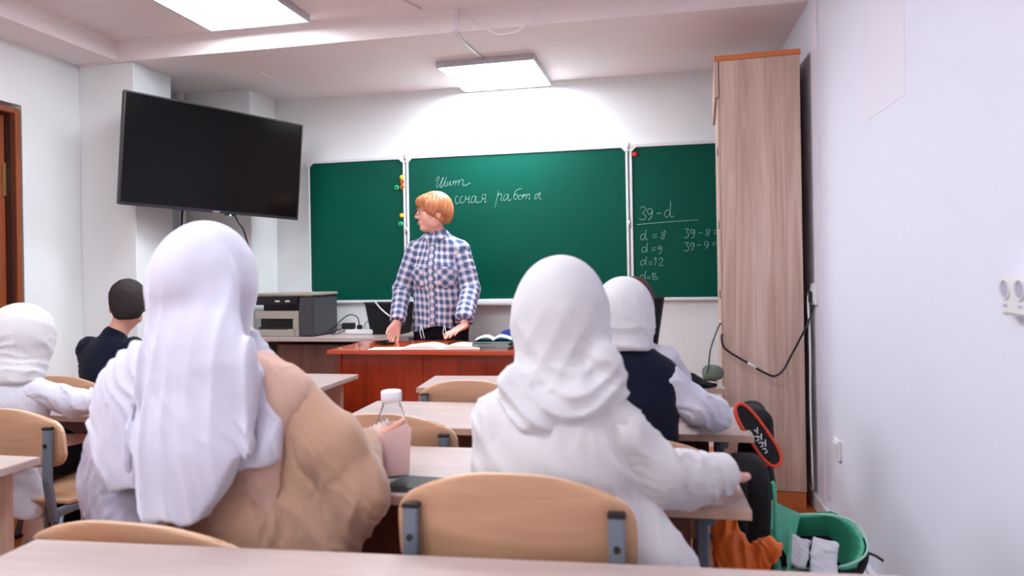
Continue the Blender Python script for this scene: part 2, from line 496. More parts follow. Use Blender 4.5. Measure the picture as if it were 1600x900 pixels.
CHALK = {
    'classwork': [[(-1485,1780),(-1473,1802),(-1457,1811),(-1461,1789),(-1474,1759),(-1473,1739),(-1461,1745),(-1442,1777),(-1429,1804)],[(-1425,1807),(-1438,1774),(-1449,1744),(-1440,1737),(-1424,1763),(-1409,1792),(-1404,1809),(-1412,1781),(-1420,1751),(-1413,1743),(-1401,1751)],[(-1393,1778),(-1401,1756),(-1397,1748),(-1384,1761),(-1374,1780),(-1378,1761),(-1375,1747),(-1365,1755)],[(-1355,1779),(-1359,1749)],[(-1356,1760),(-1346,1776),(-1338,1778),(-1340,1759),(-1344,1746)],[(-1340,1759),(-1326,1777),(-1317,1778),(-1318,1761),(-1323,1745)],[(-1318,1761),(-1303,1780),(-1289,1784),(-1284,1776),(-1290,1752),(-1281,1743),(-1261,1747),(-1233,1760)]],
    'heading': [[(-1322,1673),(-1337,1669),(-1344,1655),(-1340,1627),(-1332,1619),(-1315,1632)],[(-1288,1669),(-1300,1667),(-1309,1651),(-1306,1629),(-1295,1623),(-1280,1636)],[(-1268,1671),(-1275,1628)],[(-1243,1673),(-1249,1624),(-1237,1629)],[(-1273,1647),(-1246,1651)],[(-1198,1666),(-1215,1668),(-1228,1651),(-1231,1629),(-1221,1623),(-1207,1636),(-1196,1666),(-1200,1630),(-1193,1622),(-1179,1632)],[(-1127,1677),(-1144,1676),(-1155,1661),(-1148,1648),(-1131,1652),(-1126,1677),(-1131,1650),(-1135,1623),(-1123,1628)],[(-1148,1648),(-1165,1624),(-1179,1623)],[(-1038,1695),(-1045,1663),(-1055,1625),(-1065,1585)],[(-1045,1663),(-1030,1676),(-1019,1675),(-1016,1664),(-1022,1635),(-1011,1632)],[(-972,1671),(-988,1671),(-1003,1650),(-1000,1631),(-989,1634),(-975,1655),(-969,1671),(-973,1636),(-964,1627),(-950,1640)],[(-878,1705),(-900,1703),(-919,1690),(-928,1669),(-934,1648),(-925,1634),(-912,1641),(-906,1657),(-917,1669),(-929,1661)],[(-892,1662),(-900,1649),(-898,1634),(-887,1632),(-876,1646),(-881,1661),(-892,1662)],[(-866,1667),(-871,1632)],[(-869,1648),(-854,1666),(-845,1663),(-849,1634)],[(-847,1647),(-834,1665),(-825,1665),(-824,1652),(-828,1633),(-819,1635)],[(-761,1668),(-777,1666),(-788,1648),(-786,1632),(-775,1636),(-761,1663),(-750,1676),(-759,1644),(-756,1631),(-742,1635)],[(-714,1646),(-711,1643)]],
    'sum': [[(-98,1545),(-75,1557),(-57,1538),(-81,1515),(-58,1496),(-72,1472),(-103,1479)],[(-16,1537),(-39,1543),(-48,1520),(-32,1504),(-16,1531),(-23,1489),(-44,1469)],[(11,1509),(39,1511)],[(95,1527),(72,1528),(60,1501),(74,1483),(93,1507),(100,1586)],[(95,1533),(100,1485),(120,1490)]],
    'underline': [[(-118,1441),(71,1452),(273,1460)]],
    'left': [[(-66,1376),(-86,1376),(-96,1353),(-82,1340),(-66,1364),(-59,1406)],[(-65,1370),(-60,1340),(-51,1345)],[(-19,1371),(11,1373)],[(-19,1354),(10,1356)],[(58,1390),(40,1379),(57,1361),(48,1343),(34,1353),(58,1373),(64,1390),(56,1395)],[(-61,1292),(-79,1292),(-88,1268),(-74,1259),(-59,1279),(-51,1319)],[(-57,1285),(-52,1259)],[(-26,1285),(0,1287)],[(-26,1270),(0,1272)],[(35,1295),(19,1296),(15,1281),(30,1277),(36,1293),(35,1259),(18,1245)],[(-69,1208),(-91,1204),(-99,1180),(-85,1175),(-69,1195),(-59,1231)],[(-65,1201),(-61,1175)],[(-45,1195),(-22,1198)],[(-45,1181),(-22,1184)],[(-10,1210),(2,1224),(-4,1170)],[(17,1209),(34,1221),(43,1205),(22,1173),(48,1173)],[(-76,1111),(-97,1108),(-103,1088),(-88,1079),(-74,1099),(-64,1139)],[(-71,1105),(-67,1079)],[(-59,1099),(-35,1102)],[(-59,1087),(-35,1090)],[(-27,1111),(-17,1125),(-24,1078)],[(1,1126),(-11,1104),(-12,1083),(4,1080),(9,1097),(-8,1097)]],
    'right': [[(184,1401),(209,1404),(200,1384),(211,1368),(199,1348),(179,1351)],[(244,1395),(226,1398),(223,1380),(238,1374),(247,1395),(243,1356),(225,1342)],[(272,1375),(295,1378)],[(341,1400),(318,1393),(335,1373),(329,1357),(314,1366),(337,1383),(344,1397)],[(364,1388),(392,1391)],[(363,1370),(392,1373)],[(182,1313),(208,1317),(198,1297),(210,1282),(198,1262),(176,1266)],[(240,1312),(223,1312),(219,1296),(234,1291),(242,1312),(239,1279),(221,1265)],[(259,1296),(286,1299)],[(328,1318),(311,1316),(309,1298),(322,1294),(332,1314),(328,1288),(310,1275)],[(354,1309),(380,1312)],[(354,1297),(377,1299)]],
}

# ------------------------------------------------------------------ human figure pieces
def V3(*a): return np.array(a, float)
def nrm(v): v = np.array(v, float); return v / np.linalg.norm(v)
def frame(fwd, up=(0, 0, 1)):
    f = nrm(fwd); r = nrm(np.cross(f, up)); u = np.cross(r, f)
    return np.stack([r, f, u], 1)

def head_prims(v, c, R, s=1.0):
    L = lambda x, y, z: c + R @ (V3(x, y, z) * s)
    E = lambda p, r, k=.012, sub=False: v.ell(L(*p), V3(*r) * s, k * s, R, sub)
    C = lambda a, b, ra, rb, k=.01, sub=False: v.cap(L(*a), L(*b), ra * s, rb * s, k * s, None, sub)
    E((0, -.012, .032), (.074, .094, .086), .02)
    E((0, .028, -.04), (.058, .066, .078), .03)
    E((0, .066, -.096), (.026, .024, .018), .02)
    for q in (-1, 1):
        E((q * .036, .062, -.035), (.024, .026, .03), .02)
        E((q * .050, .015, -.068), (.014, .036, .024), .014)
        E((q * .03, .094, .004), (.017, .012, .012), .012, True)
        E((q * .03, .08, .004), (.0135, .0135, .0125), .004)
        C((q * .012, .09, .024), (q * .046, .078, .024), .009, .006, .012)
        E((q * .076, -.01, -.012), (.009, .019, .032), .008)
        E((q * .084, -.004, -.008), (.005, .010, .018), .005, True)
    C((0, .088, .016), (0, .11, -.024), .008, .0115, .012)
    for q in (-1, 1): E((q * .011, .1, -.03), (.008, .01, .007), .006)
    E((0, .09, -.058), (.024, .012, .007), .006)
    E((0, .088, -.071), (.021, .012, .0075), .006)
    C((-.02, .104, -.0645), (.02, .104, -.0645), .0035, .0035, .003, True)

def hand_prims(v, w, d, n, thumb, s=1.0, curl=0.25, spread=1.0):
    """w wrist, d finger direction, n palm normal, thumb=+1/-1 which side along d x n"""
    d = nrm(d); n = nrm(np.array(n, float) - d * np.dot(n, d)); l = np.cross(d, n)
    w = np.array(w, float)
    lens = [.058, .076, .083, .075]; offs = [-.032, -.011, .011, .031]
    if thumb > 0: pass
    else: offs = [-o for o in offs]
    # offs[0] little finger ... offs[3] index (thumb side)
    for i, (ln, o) in enumerate(zip(lens, offs)):
        kn = w + (d * (.084 - .006 * abs(i - 2)) + l * o) * s
        v.cap(w + l * o * .5 * s, kn, .019 * s, .0125 * s, .012 * s, (n, .75))
        dd = nrm(d + l * o * 2.2 * spread); p = kn
        nn = n - dd * np.dot(n, dd); nn = nrm(nn)
        r = .0098 if i else .0085
        for j, fr in enumerate((.45, .3, .25)):
            an = curl * (0.5 + .6 * j)
            dj = dd * math.cos(an) + nn * math.sin(an)
            q = p + dj * ln * fr * s
            v.cap(p, q, (r - .0009 * j) * s, (r - .0009 * (j + 1)) * s, .003)
            p = q
    tl = l * (1 if offs[3] > 0 else -1)
    a = w + (d * .022 + tl * .02) * s
    b = w + (d * .055 + tl * .05 + n * .006) * s
    c = b + (d * .032 + tl * .014) * s
    e = c + (d * .026 + tl * .002) * s
    v.cap(a, b, .019 * s, .013 * s, .012 * s); v.cap(b, c, .0118 * s, .0105 * s, .004); v.cap(c, e, .0105 * s, .0085 * s, .004)

def limb(v, pts, rs, k=.02, inf=0.0):
    for a, b, ra, rb in zip(pts, pts[1:], rs, rs[1:]):
        v.cap(a, b, ra + inf, rb + inf, k)

def body_prims(v, J, s=1.0, hands=True):
    """J: dict of joints"""
    hip, chest, neck = map(np.array, (J['hip'], J['chest'], J['neck']))
    fwd = nrm(J.get('fwd', (0, 1, 0)))
    side = np.cross(fwd, (0, 0, 1))
    v.cap(hip, chest, .105 * s, .098 * s, .03, (fwd, .55))
    v.cap(chest, neck, .09 * s, .045 * s, .04, (fwd, .62))
    v.cap(neck, J['head'] - V3(0, 0, .05) * s, .05 * s, .047 * s, .03)
    v.cap(J['shL'], J['shR'], .036 * s, .036 * s, .04)
    for q in 'LR':
        limb(v, [J['sh' + q], J['el' + q], J['wr' + q]], [.036 * s, .031 * s, .023 * s], .02)
        hq = hip + side * (.07 * s if q == 'R' else -.07 * s)
        limb(v, [hq, J['kn' + q], J['an' + q]], [.075 * s, .05 * s, .032 * s], .03)
        an = np.array(J['an' + q]); ff = fwd
        v.cap(an + V3(0, 0, -.03) * s, an + ff * .13 * s + V3(0, 0, -.045) * s, .032 * s, .022 * s, .02)
        if hands:
            hd = J['hd' + q]
            hand_prims(v, J['wr' + q], hd[0], hd[1], hd[2], .92 * s, hd[3])

def seated(x, y, headz, s=1.0, fwd=(0, 1, 0), lean=.02, hx=0.0, hipy=0.0, knee=.34, seatz=.45):
    """default joints for a child on a chair facing +Y"""
    nz = headz - .165 * s
    J = dict(hip=V3(x, y + hipy - .01, seatz + .09), chest=V3(x, y, nz - .14), neck=V3(x + hx * .4, y + lean * .3, nz), head=V3(x + hx, y + lean, headz),
             fwd=V3(*fwd))
    for q, sg in (('L', -1), ('R', 1)):
        J['sh' + q] = V3(x + sg * .14 * s, y, nz - .055)
        J['el' + q] = V3(x + sg * .19 * s, y + .08, .70)
        J['wr' + q] = V3(x + sg * .10 * s, y + .26, .672)
        J['hd' + q] = (V3(-sg * .5, 1, -.02), V3(0, 0, -1), -sg, .2)
        J['kn' + q] = V3(x + sg * .09, y + knee, .50)
        J['an' + q] = V3(x + sg * .09, y + knee + .02, .085)
    return J

def eyes(parent, c, R, s=1.0, body=None):
    L = lambda x, y, z: c + R @ (V3(x, y, z) * s)
    for q in (-1, 1):
        bm = bmesh.new(); bmesh.ops.create_uvsphere(bm, u_segments=12, v_segments=8, radius=.0118 * s)
        for vv in bm.verts: vv.co += Vector(L(q * .03, .0835, .004))
        e = bobj('eye', bm, M['eye'], body or parent, 0, True, None, True)
        bm = bmesh.new(); bmesh.ops.create_uvsphere(bm, u_segments=10, v_segments=6, radius=.006 * s)
        for vv in bm.verts: vv.co += Vector(L(q * .03, .0912, .004))
        bobj('iris', bm, M['iris'], e if False else (body or parent), 0, True, None, True)
    pts = [L(-.02, .1035, -.0645), L(-.01, .1062, -.062), L(0, .1068, -.063), L(.01, .1062, -.062), L(.02, .1035, -.0645), L(.01, .1052, -.069), L(0, .106, -.07), L(-.01, .1052, -.069)]
    tb('lips', [L(x, .1 + .004 * math.cos(x * 70), -.0645) for x in np.linspace(-.021, .021, 9)], .0042 * s, M['lips'], body or parent, 8, False, .003 * s, None, True)

def make_person(label, J, lo, hi, h, s=1.0, loc=(0, 0, 0), look=(0, 1, 0), up=(0, 0, 1), headscale=1.0, skin='skin', group=None):
    t = thing('person', label, 'person', loc, 0, group)
    v = Vol(lo, hi, h)
    body_prims(v, J, s)
    R = frame(look, up)
    head_prims(v, J['head'], R, headscale)
    b = vobj('body', v, M[skin], t)
    eyes(t, J['head'], R, headscale)
    return t, R

def hood(v, c, s=1.0, k=.03, rx=.103, ry=.12, rz=.125, dz=.0):
    v.ell(V3(*c) + V3(0, -.005, .012 + dz) * s, V3(rx, ry, rz) * s, k)

def face_hole(v, c, R, s=1.0):
    v.ell(c + R @ (V3(0, .12, -.03) * s), V3(.062, .07, .082) * s, .015, R, True)

# ------------------------------------------------------------------ setting
XL, XR, YB, YR = -3.377, 0.74, 4.69, -2.5
ZF, ZC = 2.548, 2.423
def struct(name, x0, x1, y0, y1, z0, z1, m, parent=None):
    o = bx(name, x0, x1, y0, y1, z0, z1, m, parent)
    if parent is None: o['kind'] = 'structure'
    return o
struct('floor', XL - .2, XR + .2, YR - .1, YB + .1, -.1, 0, M['floor'])
struct('wall_back', XL - .15, XR + .15, YB, YB + .12, 0, ZF + .1, M['wall'])
struct('wall_rear', XL - .15, XR + .15, YR - .12, YR, 0, ZF + .1, M['wall'])
struct('wall_right', XR, XR + .12, YR, YB, 0, ZF + .1, M['wall_r'])
struct('ceiling', XL - .1, XR + .1, YR, 3.6, ZF, ZF + .1, M['ceil'])
# the ceiling steps down to a lower slab in front of the chalkboard
bm = bmesh.new(); box(bm, XL - .1, XR + .1, 3.6, YB, ZC, ZF + .1)
tagit(bobj('trim_1', bm, M['ceil']), kind='structure')
bm = bmesh.new(); box(bm, XL, -3.091, YR, 3.6, ZC + .006, ZF)
tagit(bobj('trim_2', bm, M['ceil']), kind='structure')
# left wall: opening for the door, then two stepped pilasters
bm = bmesh.new()
D0, D1, DZ = 2.33, 3.23, 2.10
box(bm, XL - .12, XL, YR, D0, 0, ZF + .1); box(bm, XL - .12, XL, D1, YB, 0, ZF + .1); box(bm, XL - .12, XL, D0, D1, DZ, ZF + .1)
tagit(bobj('wall_left', bm, M['wall']), kind='structure')
bm = bmesh.new(); box(bm, XL, -3.0, 3.626, 3.954, 0, ZC + .002)
tagit(bobj('trim_3', bm, M['wall'], None, .004, seg=1), kind='structure')
bm = bmesh.new(); box(bm, XL, -2.70, 4.355, YB, 0, ZC + .002)
tagit(bobj('trim_4', bm, M['wall'], None, .004, seg=1), kind='structure')
# pinkish bands of old paint on the right wall
bx('paint_patch', XR - .0012, XR, 2.30, 2.72, 1.66, 2.54, M['pinkpaint'])['kind'] = 'structure'
bpy.data.objects['paint_patch'].name = 'trim_5'
# baseboard and the shallow chase by the cabinet
struct('baseboard_right', XR - .02, XR, 0.5, YB, 0, .066, M['white_metal'])
struct('trim_6', XR - .012, XR, 3.40, 3.52, .066, 2.35, M['pinkpaint'])
bx('seam', -2.50, -2.40, 3.9, 4.6, ZC - .003, ZC, M['ceil']).name = 'trim_7'
bpy.data.objects['trim_7']['kind'] = 'structure'
# door
d = thing('door_1', None, None, (XL, D1, 0)); d['kind'] = 'structure'
bm = bmesh.new()
box(bm, -.11, .012, -.048, -.02, 0, 2.075); box(bm, -.11, .012, -.88, -.835, 0, 2.075); box(bm, -.11, .012, -.835, -.048, 2.045, 2.075)
bobj('door_frame', bm, M['brown_door'], d, .003, seg=1)
bm = bmesh.new(); box(bm, -.112, -.008, -.062, -.049, 0, 2.045); bobj('door_jamb', bm, M['dark_door'], d)
lf = bx('door_leaf', -.085, -.045, -.833, -.064, .01, 2.040, M['brown_door'], d, .003)
bx('door_glass', -.044, -.040, -.7, -.2, 1.45, 1.95, M['dark_grey'], lf)
bx('hinge', -.044, -.034, -.085, -.065, 1.60, 1.78, M['brass'], lf)
tb('pipe', [(-3.0 - .2, 4.31, 0), (-3.2, 4.31, ZC)], .028, M['wall'])
bpy.data.objects['pipe']['kind'] = 'structure'; bpy.data.objects['pipe'].name = 'trim_8'

# ------------------------------------------------------------------ lights (ceiling panels, the out-of-view ones added)
def ceiling_lamp(x, y, z, rz, label, group=None, m='panel'):
    t = thing('ceiling_lamp', label, 'lamp', (x, y, z), rz, group)
    bm = bmesh.new(); W = .30
    box(bm, -W, W, -W, -W + .014, -.04, 0); box(bm, -W, W, W - .014, W, -.04, 0)
    box(bm, -W, -W + .014, -W + .014, W - .014, -.04, 0); box(bm, W - .014, W, -W + .014, W - .014, -.04, 0)
    box(bm, -W + .014, W - .014, -W + .014, W - .014, -.012, 0)
    bobj('lamp_frame', bm, M['alu'], t)
    bx('diffuser', -W + .014, W - .014, -W + .014, W - .014, -.038, -.013, M[m], t)
    return t
ceiling_lamp(-.97, 4.36, ZC, math.radians(-1.5), 'square light panel on the low ceiling above the chalkboard', None, 'panel_far')
ceiling_lamp(-2.10, 3.20, ZF, 0, 'square light panel cut off by the top left of the picture')
for i, (x, y) in enumerate([(-.85, 2.5), (-2.1, 1.0), (-.85, .6), (-2.1, -1.2), (-.85, -1.4)]):  # unseen panels added to light the near part of the room
    ceiling_lamp(x, y, ZF, 0, ['light panel out of view on the ceiling over the second row of desks', 'light panel out of view on the ceiling over the left row of desks', 'light panel out of view on the ceiling straight above the camera', 'light panel out of view behind the camera on the door side', 'light panel out of view behind the camera on the cabinet side'][i], 'added ceiling panels out of the picture')

# ------------------------------------------------------------------ ceiling wires
t = thing('cable_trunking', 'white cable trunking running down the beam to the far light panel', 'trunking', (-1.013, 3.58, 2.5))
bx('trunking', -1.026, -1.004, 3.588, 3.6, 2.425, 2.546, M['white'], t, world=True)
tb('trunking', [(-1.013, 3.6, ZC - .006), (-1.02, 3.75, ZC - .006), (-.99, 4.06, ZC - .006)], .011, M['white'], t, 4, world=True, r2=.006)
tagit(tb('hanging_wire', [(-1.0, 3.585, 2.53), (-.965, 3.57, 2.50), (-.88, 3.56, 2.44), (-.80, 3.55, 2.385), (-.745, 3.55, 2.372), (-.66, 3.55, 2.39), (-.58, 3.53, 2.45), (-.50, 3.5, 2.53), (-.49, 3.5, ZF)], .0045, M['white'], None, sp=5),
      'white wire hanging in a loop below the ceiling step', 'wire')
tagit(tb('ceiling_wire', [(-1.42, 2.95, ZF - .006), (-1.28, 3.32, ZF - .006), (-1.19, 3.55, ZF - .006)], .005, M['white']),
      'thin white wire fixed flat to the ceiling at the top edge', 'wire')

# ------------------------------------------------------------------ chalkboard
CB = thing('chalkboard', 'large green three panel chalkboard on the back wall with chalk writing', 'chalkboard', (-1.0, YB, 1.45))
def board_panel(x0, x1, y):
    p = bx('board_panel', x0 + .012, x1 - .012, y, y + .015, .965, 1.945, M['board'], CB, world=True)
    f = bmesh.new()
    box(f, x0, x1, y - .008, y + .018, 1.945, 1.965); box(f, x0, x1, y - .008, y + .018, .945, .965)
    box(f, x0, x0 + .016, y - .008, y + .018, .965, 1.945); box(f, x1 - .016, x1, y - .008, y + .018, .965, 1.945)
    bobj('board_frame', f, M['white_metal'], CB, .002, world=True, seg=1)
    for cx, s1 in ((x0, 1), (x1, -1)):
        for cz, s2 in ((1.965, -1), (.945, 1)):
            bm = bmesh.new()
            prism(bm, [(cx - s1 * .002, y - .012, cz - s2 * .002), (cx + s1 * .045, y - .012, cz - s2 * .002), (cx + s1 * .045, y - .012, cz + s2 * .018), (cx + s1 * .018, y - .012, cz + s2 * .045), (cx - s1 * .002, y - .012, cz + s2 * .045)], (0, .01, 0))
            bobj('corner_cap', bm, M['white'], CB, 0, world=True)
board_panel(-2.44, -1.702, 4.665)
board_panel(-1.694, -.168, 4.665)
board_panel(-.158, .55, 4.665)
for hx in (-1.698, -.163):
    for hz in (1.955, 1.45, .96):
        tb('hinge', [(hx, 4.655, hz - .018), (hx, 4.655, hz + .018)], .008, M['alu'], CB, 8, world=True)
bx('chalk_tray', -1.66, -.2, 4.60, 4.665, .925, .943, M['white_metal'], CB, .003, world=True)
bm_by = {}
WORDS = {'classwork': [(0, 7, 'first line of cursive chalk writing')], 'heading': [(0, 8, 'chalk word cut off behind the teacher'), (8, 16, 'last word of the second chalk line'), (16, 17, 'chalk full stop')],
         'sum': [(0, 9, 'chalk sum 39-d')], 'underline': [(0, 1, 'chalk underline')],
         'left': [(0, 2, 'chalk letter d'), (2, 4, 'chalk equals sign'), (4, 5, 'chalk figure 8'), (5, 10, 'chalk line d = 9'), (10, 16, 'chalk line d = 12'), (16, 22, 'chalk line d = 16')], 'right': [(0, 6, 'chalk sum 39-8'), (6, 12, 'chalk sum 39-9')]}
for key, strokes, lab in [(k, CHALK[k][a:b], l) for k in WORDS for a, b, l in WORDS[k]]:
    bm = bmesh.new()
    for st in strokes:
        pts = [(x / 1000.0, 4.6635, z / 1000.0) for x, z in st]
        tube(bm, spline(pts, 4), .0019, 6, r2=.001, up=(0, 1, 0))
    bobj('chalk_writing', bm, M['chalk'], CB, 0, True, lab, world=True)
for mx, mz, c, ring, lab in [(-1.726, 1.819, 'yellow', 0, 'yellow round magnet, topmost on the left chalkboard panel'),
                       (-1.722, 1.788, 'orange', 1, 'orange ring magnet just under the top yellow magnet'),
                       (-1.722, 1.752, 'orange', 1, 'lower orange ring magnet beside the green ring magnet'),
                       (-1.765, 1.749, 'greenp', 1, 'upper green ring magnet left of the orange ones'),
                       (-1.730, 1.552, 'yellow', 0, 'lower yellow round magnet beside the teacher'),
                       (-1.741, 1.494, 'greenp', 1, 'lower green ring magnet beside the teacher'),
                       (-.122, 1.900, 'red', 0, 'red round magnet at the top corner of the right panel')]:
    t = thing('magnet', lab, 'magnet', (mx, 4.665, mz))
    bm = bmesh.new()
    lathe(bm, [(.017, 0), (.017, .007), (.013, .012), (.006, .0125 if not ring else .009)], seg=16)
    for v in bm.verts: v.co = Vector((v.co.x, -v.co.z, v.co.y))
    bobj('magnet_disc', bm, M[c], t, 0, True)
    if ring:
        bm = bmesh.new(); lathe(bm, [(.0065, 0), (.0065, .0135)], seg=12)
        for v in bm.verts: v.co = Vector((v.co.x, -v.co.z, v.co.y))
        bobj('magnet_centre', bm, M['board'], t)

# ------------------------------------------------------------------ television
T = bpy.data.objects.new('television', None); COL.objects.link(T)
T.location = (-2.628, 3.89, 1.861)
T.rotation_euler = (Matrix.Rotation(math.radians(57.52), 3, 'Z') @ Matrix.Rotation(math.radians(3.99), 3, 'X') @ Matrix.Rotation(math.radians(2.39), 3, 'Y')).to_euler()
tagit(T, 'large black flat television on a swivel arm, tilted towards the class', 'television')
bx('casing', -.55, .55, .004, .035, -.32, .32, M['black'], T, .004)
bm = bmesh.new()
box(bm, -.55, .55, -.008, .006, .311, .32); box(bm, -.55, .55, -.008, .006, -.32, -.303); box(bm, -.55, -.541, -.008, .006, -.303, .311); box(bm, .541, .55, -.008, .006, -.303, .311)
bobj('bezel', bm, M['black'], T)
bx('screen', -.541, .541, -.003, .003, -.303, .311, M['black_gloss'], T)
bx('rear_housing', -.36, .36, .035, .07, -.28, .12, M['black'], T, .01)
bx('logo', -.022, .022, -.0095, -.0078, -.316, -.309, M['alu'], T)
bx('sensor', .06, .12, -.006, .012, -.332, -.32, M['black'], T)
bx('status_light', .083, .093, -.009, -.006, -.331, -.323, M['led'], T)
tb('bracket_arm', [(-.06, .07, 0), (-.15, .14, 0), (-.28, .24, .0)], .02, M['dark_grey'], T, 8)
b = bx('bracket_plate', -.12, .12, .068, .08, -.1, .1, M['dark_grey'], T)
tagit(tb('television_cable', [(-2.93, 3.95, 1.58), (-2.955, 3.97, 1.40), (-2.96, 3.98, .8), (-2.96, 3.98, .3)], .006, M['black'], None, sp=4), 'black cable dropping from the left of the television', 'cable')
tagit(tb('television_cable', [(-2.60, 4.0, 1.545), (-2.585, 4.02, 1.49), (-2.56, 4.05, 1.42), (-2.60, 4.2, 1.2), (-2.66, 4.30, .9)], .005, M['black'], None, sp=4), 'short black cable under the television beside the blue light', 'cable')

# ------------------------------------------------------------------ tall cabinet
c = thing('cabinet', 'tall narrow ash wood cabinet with orange top against the right wall', 'cabinet', (.318, 3.58, 0), -math.radians(3.6))
bx('side_panel', 0, .368, 0, .018, .075, 2.16, M['ash'], c, .001)
bx('side_panel', 0, .368, .682, .70, .075, 2.16, M['ash'], c)
bx('back_panel', .356, .368, .018, .682, .075, 2.16, M['ash'], c)
bx('top_board', -.022, .372, -.006, .708, 2.16, 2.186, M['orange_edge'], c, .002)
bx('cornice_panel', -.022, -.004, 0.0, .70, 1.985, 2.16, M['ash'], c)
bx('plinth', .01, .366, .006, .69, 0, .072, M['orange_edge'], c)
for y0, y1 in ((.002, .349), (.352, .698)):
    dd = bx('cabinet_door', -.010, -.001, y0, y1, .08, 1.98, M['ash'], c, .001)
    for z in (1.72, 1.36, 1.02, .3):
        bx('hinge', -.014, -.0105, (y0 if y0 < .1 else y1 - .02), (y0 + .02 if y0 < .1 else y1), z - .02, z + .02, M['dark_grey'], dd)
    if y0 < .1:
        tb('ring_handle', [(-.018 + .018 * math.cos(a), .012, .865 + .024 * math.sin(a)) for a in np.linspace(0, 2 * PI, 18)[:-1]], .0028, M['white_metal'], dd, 6, True)
tagit(tb('black_cable', [(.338, 3.70, .86), (.315, 3.60, .83), (.306, 3.545, .80), (.325, 3.54, .755), (.416, 3.54, .696), (.46, 3.54, .668), (.51, 3.535, .640), (.547, 3.535, .630), (.585, 3.535, .66), (.62, 3.53, .728), (.655, 3.52, .80), (.689, 3.50, .88), (.722, 3.52, .965), (.728, 3.515, 1.0)], .0052, M['black'], None, sp=5),
      'black cable looping from the wall socket round the cabinet corner', 'cable')
bpy.data.objects['black_cable'].data.materials.append(M['white'])
tb('cable_tag', [(.424, 3.538, .692), (.462, 3.538, .667)], .0062, M['white'], bpy.data.objects['black_cable'])
tagit(tb('white_cable', [(.728, 3.50, 1.035), (.715, 3.50, 1.036), (.699, 3.50, 1.022), (.694, 3.50, .98), (.700, 3.51, .85), (.703, 3.52, .7), (.703, 3.53, .5), (.708, 3.53, .1)], .005, M['white'], None, sp=4),
      'white cable hanging from the wall socket beside the cabinet', 'cable')

def socket(x, y, z, hy, hz, label, n=1, name='wall_socket', cat='socket'):
    t = thing(name, label, cat, (x, y, z))
    bx('cover_plate', -.014, 0, -hy, hy, -hz, hz, M['white'], t, .003)
    for i in range(n):
        yy = (i - (n - 1) / 2) * hy * 2 / n
        b = bx('rocker' if cat == 'switch' else 'outlet', -.019, -.012, yy - hy * .7 / n, yy + hy * .7 / n, -hz * .7, hz * .7, M['white_metal'], t, .002)
    return t
s = socket(XR - .012, 3.50, 1.02, .042, .05, 'white wall socket with a black plug beside the cabinet')
bx('plug', -.035, -.018, -.02, .02, -.04, .015, M['black'], s, .004)
socket(XR, 3.17, .38, .045, .042, 'small white wall socket low on the right wall')
# row of sockets at the right edge of the picture
t = thing('socket_strip', 'white block with a row of sockets on the right wall at the picture edge', 'socket', (XR, 1.545, 1.083))
bx('cover_plate', -.03, 0, -.13, .122, -.042, .042, M['white'], t, .006)
for i in range(4):
    yy = .094 - i * .062
    f = tb('outlet', [(-.031, yy + .02 * math.cos(a), .012 + .02 * math.sin(a)) for a in np.linspace(0, 2 * PI, 17)[:-1]], .0025, M['white_metal'], t, 6, True)
    bx('socket_recess', -.0308, -.029, yy - .017, yy + .017, -.006, .028, M['ink'], t)
    bx('printed_mark', -.0308, -.0295, yy - .008, yy + .008, -.024, -.019, M['ink'], t)
t = thing('junction_box', 'small white junction box on the floor at the right baseboard', 'box', (XR - .06, 2.70, 0))
bx('housing', -.045, .038, -.06, .06, 0, .052, M['white'], t, .004)
bx('lid', -.042, .035, -.057, .057, .052, .058, M['white_metal'], t, .002)

# ------------------------------------------------------------------ teacher's desk
t = thing('teacher_desk', "cherry red wooden teacher's desk with a glossy top", 'desk', (-1.10, 3.54, 0))
bx('desk_top', -1.755, -.45, 3.535, 4.09, .718, .74, M['cherry_top'], t, .002, world=True)
bx('front_panel', -1.70, -.50, 3.60, 3.616, .12, .716, M['cherry'], t, .001, world=True)
bx('pilaster', -1.255, -1.235, 3.592, 3.60, .12, .716, M['cherry'], t, .001, world=True)
bx('side_panel', -1.715, -1.697, 3.59, 4.07, 0, .716, M['cherry'], t, .001, world=True)
bx('side_panel', -.505, -.487, 3.59, 4.07, 0, .716, M['cherry'], t, .001, world=True)
bx('drawer_unit', -1.69, -1.27, 3.64, 4.0, .1, .70, M['cherry'], t, .001, world=True)

t = thing('phone', 'black mobile phone under the teacher fingers at the desk corner', 'phone', (-1.555, 3.87, .741), math.radians(38))
bx('phone_body', -.038, .038, -.075, .075, 0, .012, M['phone'], t, .004)
bx('phone_screen', -.034, .034, -.068, .068, .012, .0128, M['black_gloss'], t)

def open_book(name, x, y, z, w, d, rz, label, cat, th=.02, sag=.02):
    t = thing(name, label, cat, (x, y, z), rz)
    bx('book_cover', -w, w, -d, d, 0, .003, M['pink'], t)
    for s in (-1, 1):
        bm = bmesh.new(); n = 12
        prof = [(s * (.002 + (w - .006) * i / n), .004 + th * (math.sin(min(1, i / n * 2.2) * PI / 2) * .9) * (1 - .75 * (i / n) ** 1.5)) for i in range(n + 1)]
        out = [(px, -d + .004, pz) for px, pz in prof] + [(prof[-1][0], -d + .004, .0035), (prof[0][0], -d + .004, .0035)]
        prism(bm, out, (0, 2 * d - .008, 0))
        bobj('pages', bm, M['paper'], t)
    return t
b = open_book('open_book', -1.13, 3.66, .742, .215, .10, math.radians(4), 'open class register with white pages in front of the teacher', 'book', .026)
bx('notebook_sheet', -.40, -.05, -.09, .03, -.0005, .0015, M['paper'], b, label=None)
